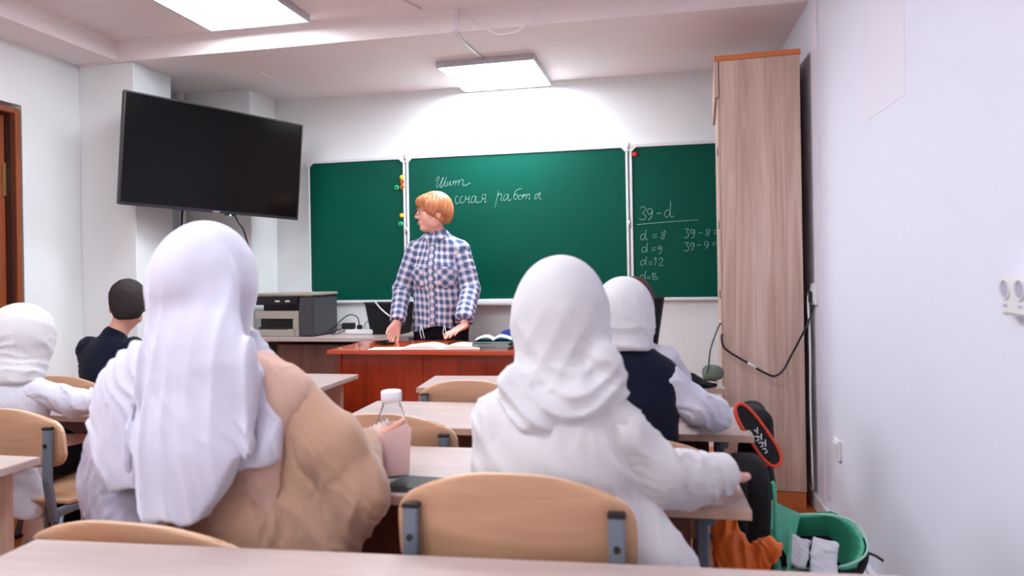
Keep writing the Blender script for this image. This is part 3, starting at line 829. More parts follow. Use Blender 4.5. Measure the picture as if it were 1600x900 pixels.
def notebook(x, y, z, w, d, h, rz, c, label, group=None):
    t = thing('notebook', label, 'notebook', (x, y, z), rz, group)
    bx('cover', -w, w, -d, d, 0, .0015, M[c], t); bx('cover', -w, w, -d, d, h - .0015, h, M[c], t)
    bx('pages', -w + .002, w - .003, -d + .003, d - .003, .0015, h - .0015, M['paper'], t)
    return t
z = .7405
labs = ['lowest notebook of the stack at the right of the desk', 'second lowest notebook of the stack on the desk', 'third notebook up in the stack on the desk',
        'fourth notebook up in the stack on the desk', 'fifth notebook up in the stack on the desk', 'topmost closed notebook of the stack on the desk']
for i in range(6):
    notebook(-.86 + .006 * ((i * 7) % 3 - 1), 3.68 + .004 * ((i * 5) % 3), z, .1, .082, .0065, math.radians([2, -3, 1, 4, -1, 3][i]), ['teal2', 'teal', 'teal2', 'teal2', 'teal', 'teal'][i], labs[i] + (', teal cover' if i in (1, 4, 5) else ', grey green cover'))
    z += .0068
open_b = thing('exercise_book', 'open teal exercise book lying on top of the notebook stack', 'notebook', (-.86, 3.69, z), math.radians(10))
for s in (-1, 1):
    bm = bmesh.new(); n = 10
    out = [(s * .1 * i / n, -.07, .004 + .022 * math.sin(i / n * PI) * (1 - i / n * .5)) for i in range(n + 1)]
    out2 = [(px, py, pz - .004) for px, py, pz in out[::-1]]
    prism(bm, out + out2, (0, .14, 0)); bobj('cover', bm, M['teal'], open_b)
    bm = bmesh.new(); out = [(px * .96, -.068, pz + .0045) for px, py, pz in out]; out2 = [(px, py, pz - .004) for px, py, pz in out[::-1]]
    prism(bm, out + out2, (0, .136, 0)); bobj('pages', bm, M['paper'], open_b)
t = thing('folder', 'bright blue folder standing behind the notebook stack on the desk', 'folder', (-.79, 3.86, .741), math.radians(-8))
bm = bmesh.new()
prism(bm, [(-.1, 0, 0), (.1, 0, 0), (.1, 0, .06), (.07, 0, .085), (0, 0, .092), (-.06, 0, .075), (-.1, 0, .03)], (0, .02, 0)); bobj('cover', bm, M['blue'], t, .002)
bm = bmesh.new()
prism(bm, [(-.098, 0, .002), (.098, 0, .002), (.098, 0, .055), (-.098, 0, .026)], (0, .016, 0)); 
for v in bm.verts: v.co.y += .002
bobj('pages', bm, M['paper'], t)

# ------------------------------------------------------------------ back desk with printer
t = thing('side_desk', 'long light wood desk by the back wall carrying the printer', 'desk', (-2.08, 4.13, 0))
bx('desk_top', -2.66, -1.50, 4.12, 4.60, .725, .75, M['desk'], t, .002, world=True)
bx('modesty_panel', -2.55, -1.58, 4.40, 4.416, .12, .724, M['desk_panel'], t, .001, world=True)
bx('side_panel', -2.60, -2.58, 4.15, 4.58, 0, .724, M['desk_panel'], t, .001, world=True)
bx('side_panel', -1.58, -1.56, 4.15, 4.58, 0, .724, M['desk_panel'], t, .001, world=True)
bx('drawer_unit', -2.42, -1.70, 4.18, 4.39, .10, .70, M['desk_panel'], t, .001, world=True)

p = thing('printer', 'boxy grey and black multifunction printer on the back desk', 'printer', (-2.36, 4.34, .751), math.radians(-4))
bm = bmesh.new()
box(bm, -.22, .10, -.155, .16, 0, .045); box(bm, -.22, .10, -.155, .16, .115, .165); box(bm, -.22, .10, .0, .16, .045, .115); box(bm, .06, .10, -.155, 0, .045, .115)
bobj('printer_body', bm, M['greige'], p, .003, seg=1)
bx('side_housing', .10, .21, -.15, .16, 0, .262, M['dark_grey'], p, .012)
bx('scanner_unit', -.225, .10, -.155, .16, .205, .262, M['black'], p, .006)
bx('output_slot', -.22, .10, -.06, .16, .165, .205, M['black'], p)
lid = bx('scanner_lid', -.232, .215, -.16, .17, .262, .282, M['greige'], p, .008)
bx('paper_tray', -.20, .055, -.145, .02, .046, .06, M['black'], p)
bx('tray_cover', -.20, .055, -.12, -.005, .06, .112, M['black'], p)
for xx in (-.05, .025): bx('button', xx - .018, xx + .018, -.158, -.154, .224, .236, M['white'], p, .002)
bx('catch', .03, .075, -.172, -.155, .0, .05, M['greige'], p, .003)
bx('paper_scrap', .02, .08, -.02, .06, .2825, .29, M['pink'], p, .002)

s = thing('power_strip', 'white power strip on the back desk between printer and bin', 'power strip', (-1.93, 4.36, .751), math.radians(3))
bx('strip_body', -.09, .10, -.026, .026, 0, .034, M['white'], s, .006)
bx('power_adapter', -.115, -.035, -.02, .03, .035, .075, M['black'], s, .004)
bx('plug', -.012, .018, -.015, .015, .034, .062, M['black'], s, .004)
tb('cord', [(.0, .0, .06), (-.01, 0, .11), (-.06, 0, .13), (-.12, .01, .10), (-.20, .0, .03), (-.27, -.02, .006), (-.30, -.02, .03)], .0035, M['black'], s, sp=5)
tb('cord', [(-.10, .0, .05), (-.15, 0, .03), (-.22, -.01, .006), (-.30, -.02, .01)], .003, M['black'], s, sp=5)
tb('cord', [(-.11, .0, .06), (-.15, -.01, .06), (-.19, -.02, .02), (-.17, -.04, .004), (-.12, -.05, .012), (-.08, -.04, .03)], .0025, M['black'], s, sp=5)
tb('cord', [(.03, .0, .04), (.05, 0, .08), (.08, .01, .085), (.12, 0, .03)], .0025, M['dark_grey'], s, sp=5)

t = thing('paper_bin', 'black tapering bin standing on the back desk behind the teacher', 'bin', (-1.74, 4.44, .751))
bm = bmesh.new()
A = [(-.105, -.09), (.105, -.09), (.105, .09), (-.105, .09)]; B = [(-.135, -.11), (.135, -.11), (.135, .11), (-.135, .11)]
def loft(bm, loops):
    vs = [[bm.verts.new(p) for p in l] for l in loops]
    for a, b in zip(vs, vs[1:]):
        for i in range(len(a)): bm.faces.new((a[i], a[(i + 1) % len(a)], b[(i + 1) % len(b)], b[i]))
    bm.faces.new(vs[0][::-1]); bm.faces.new(vs[-1])
loft(bm, [[(x, y, 0) for x, y in A], [(x, y, .205) for x, y in B], [(x * .96, y * .95, .205) for x, y in B], [(x * .96, y * .95, .01) for x, y in A]])
bobj('bin_wall', bm, M['bagblack'], t)
bx('rim', -.139, .139, -.114, -.108, .198, .212, M['black'], t)
tagit(tb('grey_cable', [(-1.80, 4.318, .968), (-1.77, 4.322, .93), (-1.72, 4.325, .885), (-1.66, 4.328, .85), (-1.60, 4.33, .835)], .006, M['alu'], None, sp=4), 'pale grey cable hanging over the front of the black bin', 'cable')

# ------------------------------------------------------------------ pupils' desks
def make_desk(name, label, W, D, loc, rz, style='steel', group=None):
    t = thing(name, label, 'desk', loc, rz, group)
    H = .64
    bx('desk_top', -W / 2, W / 2, 0, D, H - .022, H, M['desk'], t, .002)
    bx('edge_band', -W / 2, W / 2, -.002, 0.0005, H - .021, H - .001, M['desk_edge'], t)
    bx('modesty_panel', -W / 2 + .1, W / 2 - .1, D - .06, D - .044, .28, H - .03, M['desk_panel'], t)
    for s in (-1, 1):
        x = s * (W / 2 - .085)
        if style == 'steel':
            bm = bmesh.new()
            box(bm, x - .014, x + .014, D * .45 - .03, D * .45 + .03, .03, H - .045)
            bobj('leg', bm, M['steel_blue'], t, .004, seg=1)
            bx('foot_bar', x - .015, x + .015, .0, D - .02, 0, .03, M['steel_blue'], t, .004)
            bx('top_rail', x - .014, x + .014, .03, D - .04, H - .05, H - .022, M['steel_blue'], t, .004)
        else:
            bx('side_panel', x - .009, x + .009, .04, D - .02, 0, H - .022, M['desk_side'], t, .001)
    return t
make_desk('school_desk', 'pale desk across the bottom edge of the picture', 1.75, .50, (-.30, .718, 0), math.radians(3.3))
make_desk('school_desk', 'pale two-seat desk under the arms of the girl in the knit gown', 1.30, .45, (-.461, 1.53, 0), math.radians(1.5))
make_desk('school_desk', 'pale two-seat desk with an empty chair, in front of the bottle', 1.38, .45, (-.407, 2.22, 0), math.radians(1.0))
make_desk('school_desk', "pale two-seat desk pushed up to the teacher's desk", 1.34, .36, (-.385, 3.03, 0), math.radians(4.5))
make_desk('school_desk', 'desk corner at the left edge, behind the small girl', 1.25, .46, (-2.365, 1.25, 0), 0, 'panel')
make_desk('school_desk', 'desk in front of the small girl at the left edge', 1.25, .41, (-2.30, 2.235, 0), 0, 'panel')
make_desk('school_desk', 'pale desk in front of the boy in navy', 1.25, .44, (-2.115, 2.91, 0), 0, 'panel')

# ------------------------------------------------------------------ chairs
def make_chair():
    t = thing('school_chair', 'x', 'chair')
    # plywood backrest, curved in plan, arched top
    nx, nz = 22, 12; W = .43; z0, z1 = .535, .73
    bm = bmesh.new()
    def shape(u, w):       # u -1..1, w 0..1
        r = .05
        top = z1 - .038 * abs(u) ** 2.6
        x = u * W / 2
        # rounded corners by squeezing x near the ends of w
        hgt = top - z0
        zz = z0 + hgt * w
        dz = min(zz - z0, top - zz)
        if dz < r:
            q = r - dz
            lim = W / 2 - (r - math.sqrt(max(0, r * r - q * q)))
            x = u * lim
        y = .028 * (u * u) - .012 + .03 * (.5 - w) * .6
        return x, y, zz
    us = [-1 + 2 * i / nx for i in range(nx + 1)]; ws = [0.5 - 0.5 * math.cos(PI * j / nz) for j in range(nz + 1)]
    F = [[bm.verts.new(shape(u, w_)) for w_ in ws] for u in us]
    Bk = [[bm.verts.new((shape(u, w_)[0], shape(u, w_)[1] - .011, shape(u, w_)[2])) for w_ in ws] for u in us]
    for i in range(nx):
        for j in range(nz):
            bm.faces.new((F[i][j], F[i + 1][j], F[i + 1][j + 1], F[i][j + 1]))
            bm.faces.new((Bk[i][j], Bk[i][j + 1], Bk[i + 1][j + 1], Bk[i + 1][j]))
    for i in range(nx):
        for G in ((0, ), (nz, )):
            j = G[0]; f = bm.faces.new((F[i][j], Bk[i][j], Bk[i + 1][j], F[i + 1][j])); f.material_index = 1
    for j in range(nz):
        for i in (0, nx):
            f = bm.faces.new((F[i][j], F[i][j + 1], Bk[i][j + 1], Bk[i][j])); f.material_index = 1
    bmesh.ops.recalc_face_normals(bm, faces=bm.faces[:])
    me = bpy.data.meshes.new('backrest'); bm.to_mesh(me); bm.free()
    o = finish('backrest', me, M['ply'], t, False); me.materials.append(M['ply_edge'])
    for p in me.polygons: p.use_smooth = p.material_index == 0
    # seat
    bm = bmesh.new()
    pts = [(-.19, .05), (.19, .05), (.2, .2), (.195, .36), (.17, .39), (-.17, .39), (-.195, .36), (-.2, .2)]
    prism(bm, [(x, y, .40) for x, y in pts], (0, 0, .012)); bobj('seat', bm, M['ply'], t, .003)
    for s in (-1, 1):
        x = s * .182
        ub = bmesh.new(); tube(ub, [(x, -.012, .665), (x, -.016, .50), (x, .02, .385)], .012, 8, r2=.009)
        ub.free()
        up = bmesh.new()
        A = [(-.014, .0), (.014, .0)]
        loftp = [(.667, -.022), (.50, -.026), (.42, -.014), (.36, .0)]
        loft(up, [[(x - .014, yy - .009, zz), (x + .014, yy - .009, zz), (x + .014, yy + .009, zz), (x - .014, yy + .009, zz)] for zz, yy in loftp])
        u = bobj('upright', up, M['steel_blue'], t, .003, seg=1)
        bx('end_cap', x - .0155, x + .0155, -.0325, -.0105, .663, .672, M['black'], u, .002)
        bm = bmesh.new(); lathe(bm, [(.006, 0), (.006, .003)], seg=12)
        for v in bm.verts: v.co = Vector((x + v.co.x, -.0345 + .001 - v.co.z, .615 + v.co.y))
        bobj('bolt', bm, M['black'], u)
        bx('seat_rail', x - .012, x + .012, 0, .36, .372, .398, M['steel_blue'], t, .004)
        tb('leg', [(x, .02, .375), (x + s * .005, -.06, .012)], .012, M['steel_blue'], t, 8)
        tb('leg', [(x, .34, .375), (x + s * .005, .36, .012)], .012, M['steel_blue'], t, 8)
        bx('foot_cap', x + s * .005 - .015, x + s * .005 + .015, -.078, -.045, 0, .015, M['black'], t, .003)
        bx('foot_cap', x + s * .005 - .015, x + s * .005 + .015, .345, .378, 0, .015, M['black'], t, .003)
    bx('crossbar', -.175, .175, .18, .2, .375, .395, M['steel_blue'], t, .003)
    return t
chair = make_chair()
places = [((-.265, 1.270, 0), 0, (1.045, 1, 1.075), 'plywood school chair in the front middle, behind the girl in the knit gown'),
          ((-1.04, 1.235, 0), math.radians(-2), (1.2, 1, .912), 'low plywood chair behind the girl in the beige dress'),
          ((-.82, 2.04, 0), 0, (1.05, 1, .992), 'empty plywood chair behind the clear bottle'),
          ((-.073, 2.04, 0), 0, (1.03, 1, .925), 'plywood chair of the girl in the black vest'),
          ((-.745, 2.74, 0), 0, (1, 1, .985), "empty plywood chair nearest the teacher's desk"),
          ((-.10, 2.72, 0), 0, (1, 1, .955), 'plywood chair of the child hidden behind the girl in the black vest'),
          ((-2.12, 1.945, 0), 0, (1.04, 1, 1.0), 'plywood chair at the left edge with a grey upright, behind the small girl'),
          ((-2.62, 2.69, 0), 0, (1, 1, .985), 'plywood chair behind the boy in navy')]
for i, (loc, rz, sc, lab) in enumerate(places):
    o = chair if i == 0 else copy_tree(chair)
    o.location = loc; o.rotation_euler = (0, 0, rz); o.scale = sc; o['label'] = lab; o['group'] = 'plywood school chairs'

# ------------------------------------------------------------------ things on the desks
t = thing('bottle', 'clear plastic bottle with a white cap standing on the desk', 'bottle', (-.660, 1.68, .641)); t.scale = (1.22, 1.22, 1.0)
bm = bmesh.new()
prof = [(.028, 0), (.034, .004), (.036, .02), (.036, .085), (.0355, .10), (.032, .125), (.0255, .155), (.021, .172), (.0185, .18), (.0185, .192)]
lathe(bm, prof + [(r - .0012, z) for r, z in prof[::-1][:-1]] + [(.026, .0015)], seg=32)
bobj('bottle_body', bm, M['pet'], t, 0, True)
bm = bmesh.new(); lathe(bm, [(.0205, .186), (.0215, .188), (.0215, .21), (.0195, .2135), (.001, .214)], seg=32)
bobj('bottle_cap', bm, M['capw'], t, 0, True)

t = thing('small_book', 'small pink covered book held half open at the bottle', 'book', (-.665, 1.60, .66), math.radians(10))
bm = bmesh.new()
prism(bm, [(.0, 0, 0), (.075, 0, .005), (.082, 0, .115), (.07, 0, .128), (.0, 0, .095)], (0, -.004, 0)); bobj('cover', bm, M['pink'], t, .001)
for i in range(6):
    a = math.radians(200 - i * 9)
    bm = bmesh.new()
    ax, az = math.cos(a), math.sin(a)
    prism(bm, [(0, .004, .012 + .0), (-.055 + i * .004, .004 + .012 * i, .045 + i * .004), (-.030 + i * .008, .004 + .012 * i, .118 + i * .002), (.012 + i * .006, .004, .095)], (.001, -.0015, 0))
    bobj('page', bm, M['paper'], t)

t = thing('dark_folder', 'thin dark folder lying on the desk behind the middle chair', 'folder', (-.50, 1.60, .641), math.radians(-3))
bx('cover', -.13, .10, -.055, .05, 0, .008, M['dark_grey'], t, .002); bx('inner_sheet', -.125, .095, -.05, .045, .008, .0095, M['black'], t)

# monitor and bags on the far pupil desk
t = thing('monitor', 'black monitor standing on the far desk, seen from behind the pupils', 'monitor', (-.055, 3.28, .641), math.radians(12))
bm = bmesh.new()
prism(bm, [(-.075, 0, .135), (.055, 0, .135), (.095, 0, .385), (-.10, 0, .385)], (0, .02, 0)); bobj('casing', bm, M['black'], t, .003)
bm = bmesh.new(); prism(bm, [(-.068, -.0015, .15), (.048, -.0015, .15), (.085, -.0015, .375), (-.09, -.0015, .375)], (0, .002, 0)); bobj('screen', bm, M['black_gloss'], t)
bx('stand', -.02, .02, .005, .018, .01, .14, M['white'], t); bx('stand_foot', -.07, .07, -.04, .06, 0, .01, M['black'], t, .003)
tagit(tb('desk_cable', [(-.02, 3.29, .80), (.04, 3.27, .77), (.085, 3.25, .73), (.09, 3.22, .66), (.15, 3.24, .65)], .003, M['dark_grey'], None, sp=5), 'thin cable coming off the foot of the monitor', 'cable')

v = Vol((.02, 3.02, .62), (.26, 3.3, .75), .006)
v.ell((.10, 3.15, .665), (.085, .07, .035), .02); v.ell((.17, 3.12, .652), (.055, .05, .018), .02); v.cap((.19, 3.1, .655), (.235, 3.11, .652), .013, .008, .01)
v.disp(lambda X, Y, Z: lump(X, Y, Z, 70, .006, 1)); v.cut(lambda X, Y, Z: .642 - Z + 0 * X + 0 * Y)
tagit(vobj('cloth_bag', v, M['bagblack']), 'crumpled black bag on the right end of the far desk', 'bag')
v = Vol((.17, 3.24, .62), (.34, 3.42, .78), .006)
v.ell((.245, 3.33, .668), (.05, .05, .04), .02); v.disp(lambda X, Y, Z: lump(X, Y, Z, 60, .005, 2)); v.cut(lambda X, Y, Z: .642 - Z + 0 * X + 0 * Y)
tagit(vobj('olive_pouch', v, M['olive']), 'olive grey cloth pouch behind the crumpled black bag', 'pouch')
tagit(tb('loose_cable', [(.21, 3.3, .66), (.225, 3.3, .70), (.24, 3.35, .78), (.29, 3.5, .87), (.31, 3.6, .875)], .004, M['dark_grey'], None, sp=5), 'grey cable rising from the far desk to the cabinet edge', 'cable')

# ------------------------------------------------------------------ bags on the floor at the right
v = Vol((.15, 2.0, -.02), (.44, 2.3, .66), .007)
v.rbox((.240, 2.12, .31), (.068, .075, .30), .05, .01)
v.rbox((.225, 2.05, .2), (.05, .05, .14), .035, .03)
v.disp(lambda X, Y, Z: lump(X, Y, Z, 26, .006, 3))
v.cut(lambda X, Y, Z: 0.0 - Z + 0 * X + 0 * Y)
bp = thing('backpack', 'tall black backpack with a green edge standing between the desks', 'backpack', (.265, 2.12, 0))
vobj('backpack_body', v, M['bagblack'], bp)
tb('lining_edge', [(.305, 2.055, .555), (.311, 2.05, .52), (.310, 2.05, .3), (.308, 2.05, .12)], .0055, M['baggreen'], bp, sp=4, world=True)
tb('strap', [(.225, 2.04, .59), (.215, 1.99, .5), (.21, 1.975, .35), (.215, 1.99, .2)], .016, M['bagblack'], bp, sp=5, world=True, r2=.005)

# rucksack with the red-piped flap
t = thing('rucksack', 'black rucksack with a red piped flap and white letters hanging at the desk end', 'backpack', (.33, 2.42, .35))
v = Vol((.2, 2.28, .27), (.46, 2.62, .80), .007)
v.rbox((.315, 2.46, .50), (.05, .11, .19), .045, .01); v.disp(lambda X, Y, Z: lump(X, Y, Z, 30, .005, 5))
vobj('rucksack_body', v, M['bagblack'], t)
fo = V3(.246, 2.33, .715); fd = nrm(V3(.355, 2.30, .545) - fo); fn = nrm(V3(.45, -.82, .35)); fn = nrm(fn - fd * (fn @ fd)); fs = np.cross(fd, fn)
Lf = .215
out = []
for k in range(28):
    a = 2 * PI * k / 28
    ca, sa = math.cos(a), math.sin(a)
    out.append(fo + fd * (Lf / 2 + Lf / 2 * np.sign(ca) * abs(ca) ** .7) + fs * (.036 * np.sign(sa) * abs(sa) ** .8 * (1.0 + .1 * ca)))
bm = bmesh.new(); prism(bm, [tuple(p) for p in out], tuple(-fn * .012)); bobj('flap', bm, M['bagblack'], t, 0, world=True)
tb('piping', [tuple(p) for p in out], .0058, M['piping'], t, 6, True, world=True)
tb('piping', [(.32, 2.30, .56), (.325, 2.30, .54), (.315, 2.3, .52), (.325, 2.31, .49)], .006, M['piping'], t, sp=4, world=True)
def flap_stroke(bm, pts):
    tube(bm, [tuple(fo + fd * (a * Lf) + fs * b * .036 + fn * .002) for a, b in pts], .0017, 5)
bm = bmesh.new()
for base in (.42, .52, .62):
    flap_stroke(bm, [(base, -.35), (base + .04, -.1), (base, .1)]); flap_stroke(bm, [(base + .04, -.1), (base + .07, .0)])
for base in (.50, .60, .70):
    flap_stroke(bm, [(base, .45), (base + .01, .2), (base + .07, .22), (base + .06, .5)])
bobj('lettering', bm, M['white'], t, 0, world=True)

# open green lined bag
ob = thing('open_bag', 'open black bag with green lining lying by the right wall', 'bag', (.44, 2.2, .2))
Rb = Matrix.Rotation(math.radians(-6), 3, 'Y') @ Matrix.Rotation(math.radians(38), 3, 'X')
Ry = np.array(Rb)
cc = V3(.425, 2.24, .30)
def tub_fill(v, grow, cz=0, depth=.09):
    v.rbox(cc + Ry @ V3(-.02, 0, cz), (.135 + grow, .095 + grow, depth), .03, .01, Ry)
    v.ell(cc + Ry @ V3(.085, 0, cz), (.085 + grow, .095 + grow, depth * 1.0), .02, Ry)
def inside_cut(v, grow, top=0.0):
    c0 = cc + Ry @ V3(0, 0, top)
    n = Ry[:, 2]
    v.cut(lambda X, Y, Z: (X - c0[0]) * n[0] + (Y - c0[1]) * n[1] + (Z - c0[2]) * n[2])
v = Vol((.18, 2.0, .0), (.72, 2.5, .52), .005)
tub_fill(v, .0, -.0, .14); inside_cut(v, 0, .05)
v.rbox(cc + Ry @ V3(-.01, 0, .06), (.118, .082, .13), .03, .006, Ry, True); v.ell(cc + Ry @ V3(.082, 0, .08), (.073, .082, .19), .02, Ry, True)
v.disp(lambda X, Y, Z: lump(X, Y, Z, 34, .003, 7))
vobj('bag_shell', v, M['bagblack'], ob)
v = Vol((.18, 2.0, .0), (.72, 2.5, .52), .0045)
v.rbox(cc + Ry @ V3(-.01, 0, .0), (.123, .087, .12), .03, .006, Ry); v.ell(cc + Ry @ V3(.082, 0, .0), (.078, .087, .30), .02, Ry); inside_cut(v, 0, .053)
v.cut(lambda X, Y, Z: -((X - cc[0]) * Ry[0, 2] + (Y - cc[1]) * Ry[1, 2] + (Z - cc[2]) * Ry[2, 2] + .115))
v.rbox(cc + Ry @ V3(-.01, 0, .06), (.114, .078, .15), .03, .006, Ry, True); v.ell(cc + Ry @ V3(.082, 0, .20), (.070, .079, .32), .02, Ry, True)
v.disp(lambda X, Y, Z: crz(X, Y, Z, 60, .002, 8))
vobj('green_lining', v, M['baggreen'], ob)
rim = []
for k in range(36):
    a = 2 * PI * k / 36; ca, sa = math.cos(a), math.sin(a)
    x = .0 + (.155 * np.sign(ca) * abs(ca) ** (.5 if ca < 0 else .9)); y = .088 * np.sign(sa) * abs(sa) ** .7
    rim.append(tuple(cc + Ry @ V3(x + .01, y, .05)))
tb('zip_rim', rim, .0035, M['bagrim'], ob, 6, True, world=True)
def sheet(name, pts, m, parent, th=.003):
    bm = bmesh.new(); P = [Vector(p) for p in pts]; n = (P[1] - P[0]).cross(P[2] - P[0]).normalized()
    prism(bm, P, n * th); return bobj(name, bm, m, parent, 0, world=True)
sheet('gusset', [(.295, 2.16, .46), (.335, 2.12, .31), (.33, 2.0, .17), (.285, 2.02, .22)], M['baggreen'], ob)
sheet('gusset', [(.30, 2.30, .445), (.42, 2.28, .395), (.36, 2.12, .31), (.31, 2.16, .40)], M['baggreen'], ob)
sheet('gusset', [(.365, 2.10, .44), (.355, 2.08, .28), (.32, 1.98, .16), (.33, 2.0, .3)], M['baggreen'], ob)
sheet('gusset', [(.345, 2.06, .315), (.46, 2.05, .265), (.47, 1.98, .12), (.31, 1.97, .12)], M['baggreen'], ob)
tb('zip_pull', [tuple(cc + Ry @ V3(.155, -.04, .045)), tuple(cc + Ry @ V3(.178, -.05, .04)), tuple(cc + Ry @ V3(.195, -.06, .03))], .004, M['black'], ob, world=True)
for pc, hs, rot, sd, lab in ((V3(.385, 2.13, .335), (.028, .006, .042), .35, 2, 'left white film packet in the open green bag'), (V3(.452, 2.125, .325), (.036, .007, .052), .22, 5, 'right, larger white film packet in the open green bag')):
    Rp = np.array(Matrix.Rotation(rot, 3, 'Y') @ Matrix.Rotation(-.55, 3, 'X'))
    v = Vol(pc - .09, pc + .09, .004); v.rbox(pc, hs, .005, .004, Rp); v.disp(lambda X, Y, Z: crz(X, Y, Z, 110, .006, sd))
    tagit(vobj('packet', v, M['packet']), lab, 'packet')

v = Vol((.08, 1.78, -.02), (.36, 2.02, .56), .0045)
v.cap((.20, 1.9, .03), (.20, 1.9, .30), .075, .07, .04); v.cap((.20, 1.9, .3), (.165, 1.9, .47), .06, .035, .04, ((0, 1, 0), .6)); v.cap((.20, 1.9, .38), (.275, 1.89, .43), .05, .03, .03, ((0, 1, 0), .6))
v.disp(lambda X, Y, Z: .002 * np.sin(X * 170 + 3 * np.sin(Z * 15)) + crz(X, Y, Z, 95, .011, 9, 1.6, .5)); v.cut(lambda X, Y, Z: 0.0 - Z + 0 * X + 0 * Y)
pb = thing('plastic_bag', 'crumpled orange plastic bag below the desk corner', 'bag', (.2, 1.9, 0))
vobj('bag_film', v, M['orangebag'], pb)
v = Vol((.16, 1.76, .3), (.32, 1.95, .46), .005); v.ell((.25, 1.862, .36), (.035, .02, .03), .01); v.disp(lambda X, Y, Z: crz(X, Y, Z, 90, .005, 4))
vobj('red_print', v, M['piping'], pb)

# ================================================================== PEOPLE
# ------------------------------------------------------------------ teacher
J = dict(hip=V3(-1.325, 4.235, .90), chest=V3(-1.33, 4.215, 1.15), neck=V3(-1.325, 4.2, 1.375), head=V3(-1.34, 4.165, 1.522), fwd=V3(-.12, -1, 0),
         shR=V3(-1.485, 4.205, 1.295), shL=V3(-1.175, 4.205, 1.29), elR=V3(-1.562, 4.19, 1.05), elL=V3(-1.118, 4.19, 1.045),
         wrR=V3(-1.535, 4.02, .845), wrL=V3(-1.105, 3.97, .835),
         hdR=(V3(-.28, -.78, -.60), V3(.1, -.5, -.86), 1, .35), hdL=(V3(-.45, -.8, -.30), V3(0, -.2, -1), -1, .22),
         knR=V3(-1.415, 4.22, .5), knL=V3(-1.235, 4.22, .5), anR=V3(-1.425, 4.26, .09), anL=V3(-1.225, 4.26, .09))
J['hdR'] = (V3(-.30, -.62, -.72), V3(.25, -.75, -.45), 1, .55)
# thumbs point towards the body
def hd_side(d, n, want):
    l = np.cross(nrm(d), nrm(n)); return 1 if l @ want > 0 else -1
J['hdR'] = J['hdR'][:2] + (hd_side(J['hdR'][0], J['hdR'][1], V3(1, 0, 0)),) + J['hdR'][3:]
J['hdL'] = J['hdL'][:2] + (hd_side(J['hdL'][0], J['hdL'][1], V3(-1, 0, 0)),) + J['hdL'][3:]
TL = 'woman with short ginger hair in a blue plaid shirt standing behind the red desk'
teacher, RT = make_person(TL, J, (-1.72, 3.72, .0), (-.92, 4.45, 1.70), .005, 1.0, (-1.28, 4.23, 0), (-.84, -.54, -.04), (0.03, 0, 1), 1.0, 'skin_t')
tb_ = teacher
v = Vol((-1.61, 4.0, .02), (-1.05, 4.5, 1.02), .007)
v.cap((-1.325, 4.235, .80), (-1.325, 4.235, .88), .135, .125, .02, ((0, 1, 0), .75))
for sx, q in ((-1.42, 'R'), (-1.23, 'L')):
    v.cap((sx, 4.235, .85), (sx, 4.225, .5), .09, .065, .03); v.cap((sx, 4.225, .5), (sx, 4.255, .1), .065, .055, .03)
v.disp(lambda X, Y, Z: lump(X, Y, Z, 25, .004, 2))
vobj('trousers', v, M['trousers'], teacher)
for q in ('anR', 'anL'):
    v = Vol(J[q] + V3(-.08, -.22, -.1), J[q] + V3(.08, .08, .06), .006)
    v.cap(J[q] + V3(0, .01, -.045), J[q] + V3(0, -.15, -.06), .042, .034, .02); v.cut(lambda X, Y, Z: .004 - Z + 0 * X + 0 * Y)
    vobj('shoe', v, M['black'], teacher)
# shirt
cx, cy = -1.335, 4.215
v = Vol((-1.64, 3.95, .72), (-1.02, 4.45, 1.46), .005)
v.cap((cx, cy + .015, .80), (cx, cy, 1.19), .168, .158, .03, ((0, 1, 0), .72))
v.cap((cx, cy, 1.19), (cx, cy - .005, 1.375), .155, .064, .04, ((0, 1, 0), .78))
v.cap((-1.475, 4.205, 1.292), (cx, 4.2, 1.35), .060, .060, .05); v.cap((-1.185, 4.205, 1.287), (cx, 4.2, 1.35), .064, .060, .05)
v.ell((cx, cy - .065, 1.14), (.13, .06, .1), .04)
v.disp(lambda X, Y, Z: (lump(X, Y, Z, 24, .003, 1) + crz(X, Y, Z, 46, .009, 2)) * np.clip((1.36 - Z) * 8, 0, 1) + .004 * np.sin(X * 60 + 6 * np.sin(Z * 9)) * np.clip((1.05 - Z) * 4, 0, 1))
v.cut(lambda X, Y, Z: .803 + .02 * np.sin((X - cx) * 18 + 1.2) - Z + 0 * Y)
shirt_v = v
tuv = lambda x, y, z: (np.arctan2(x - cx, -(y - cy)) * .165 + .01 * np.sin(z * 12), z + .012 * np.sin(x * 14))
shirt = vobj('shirt', v, M['plaid'], teacher, 'blue and white plaid flannel shirt', tuv)
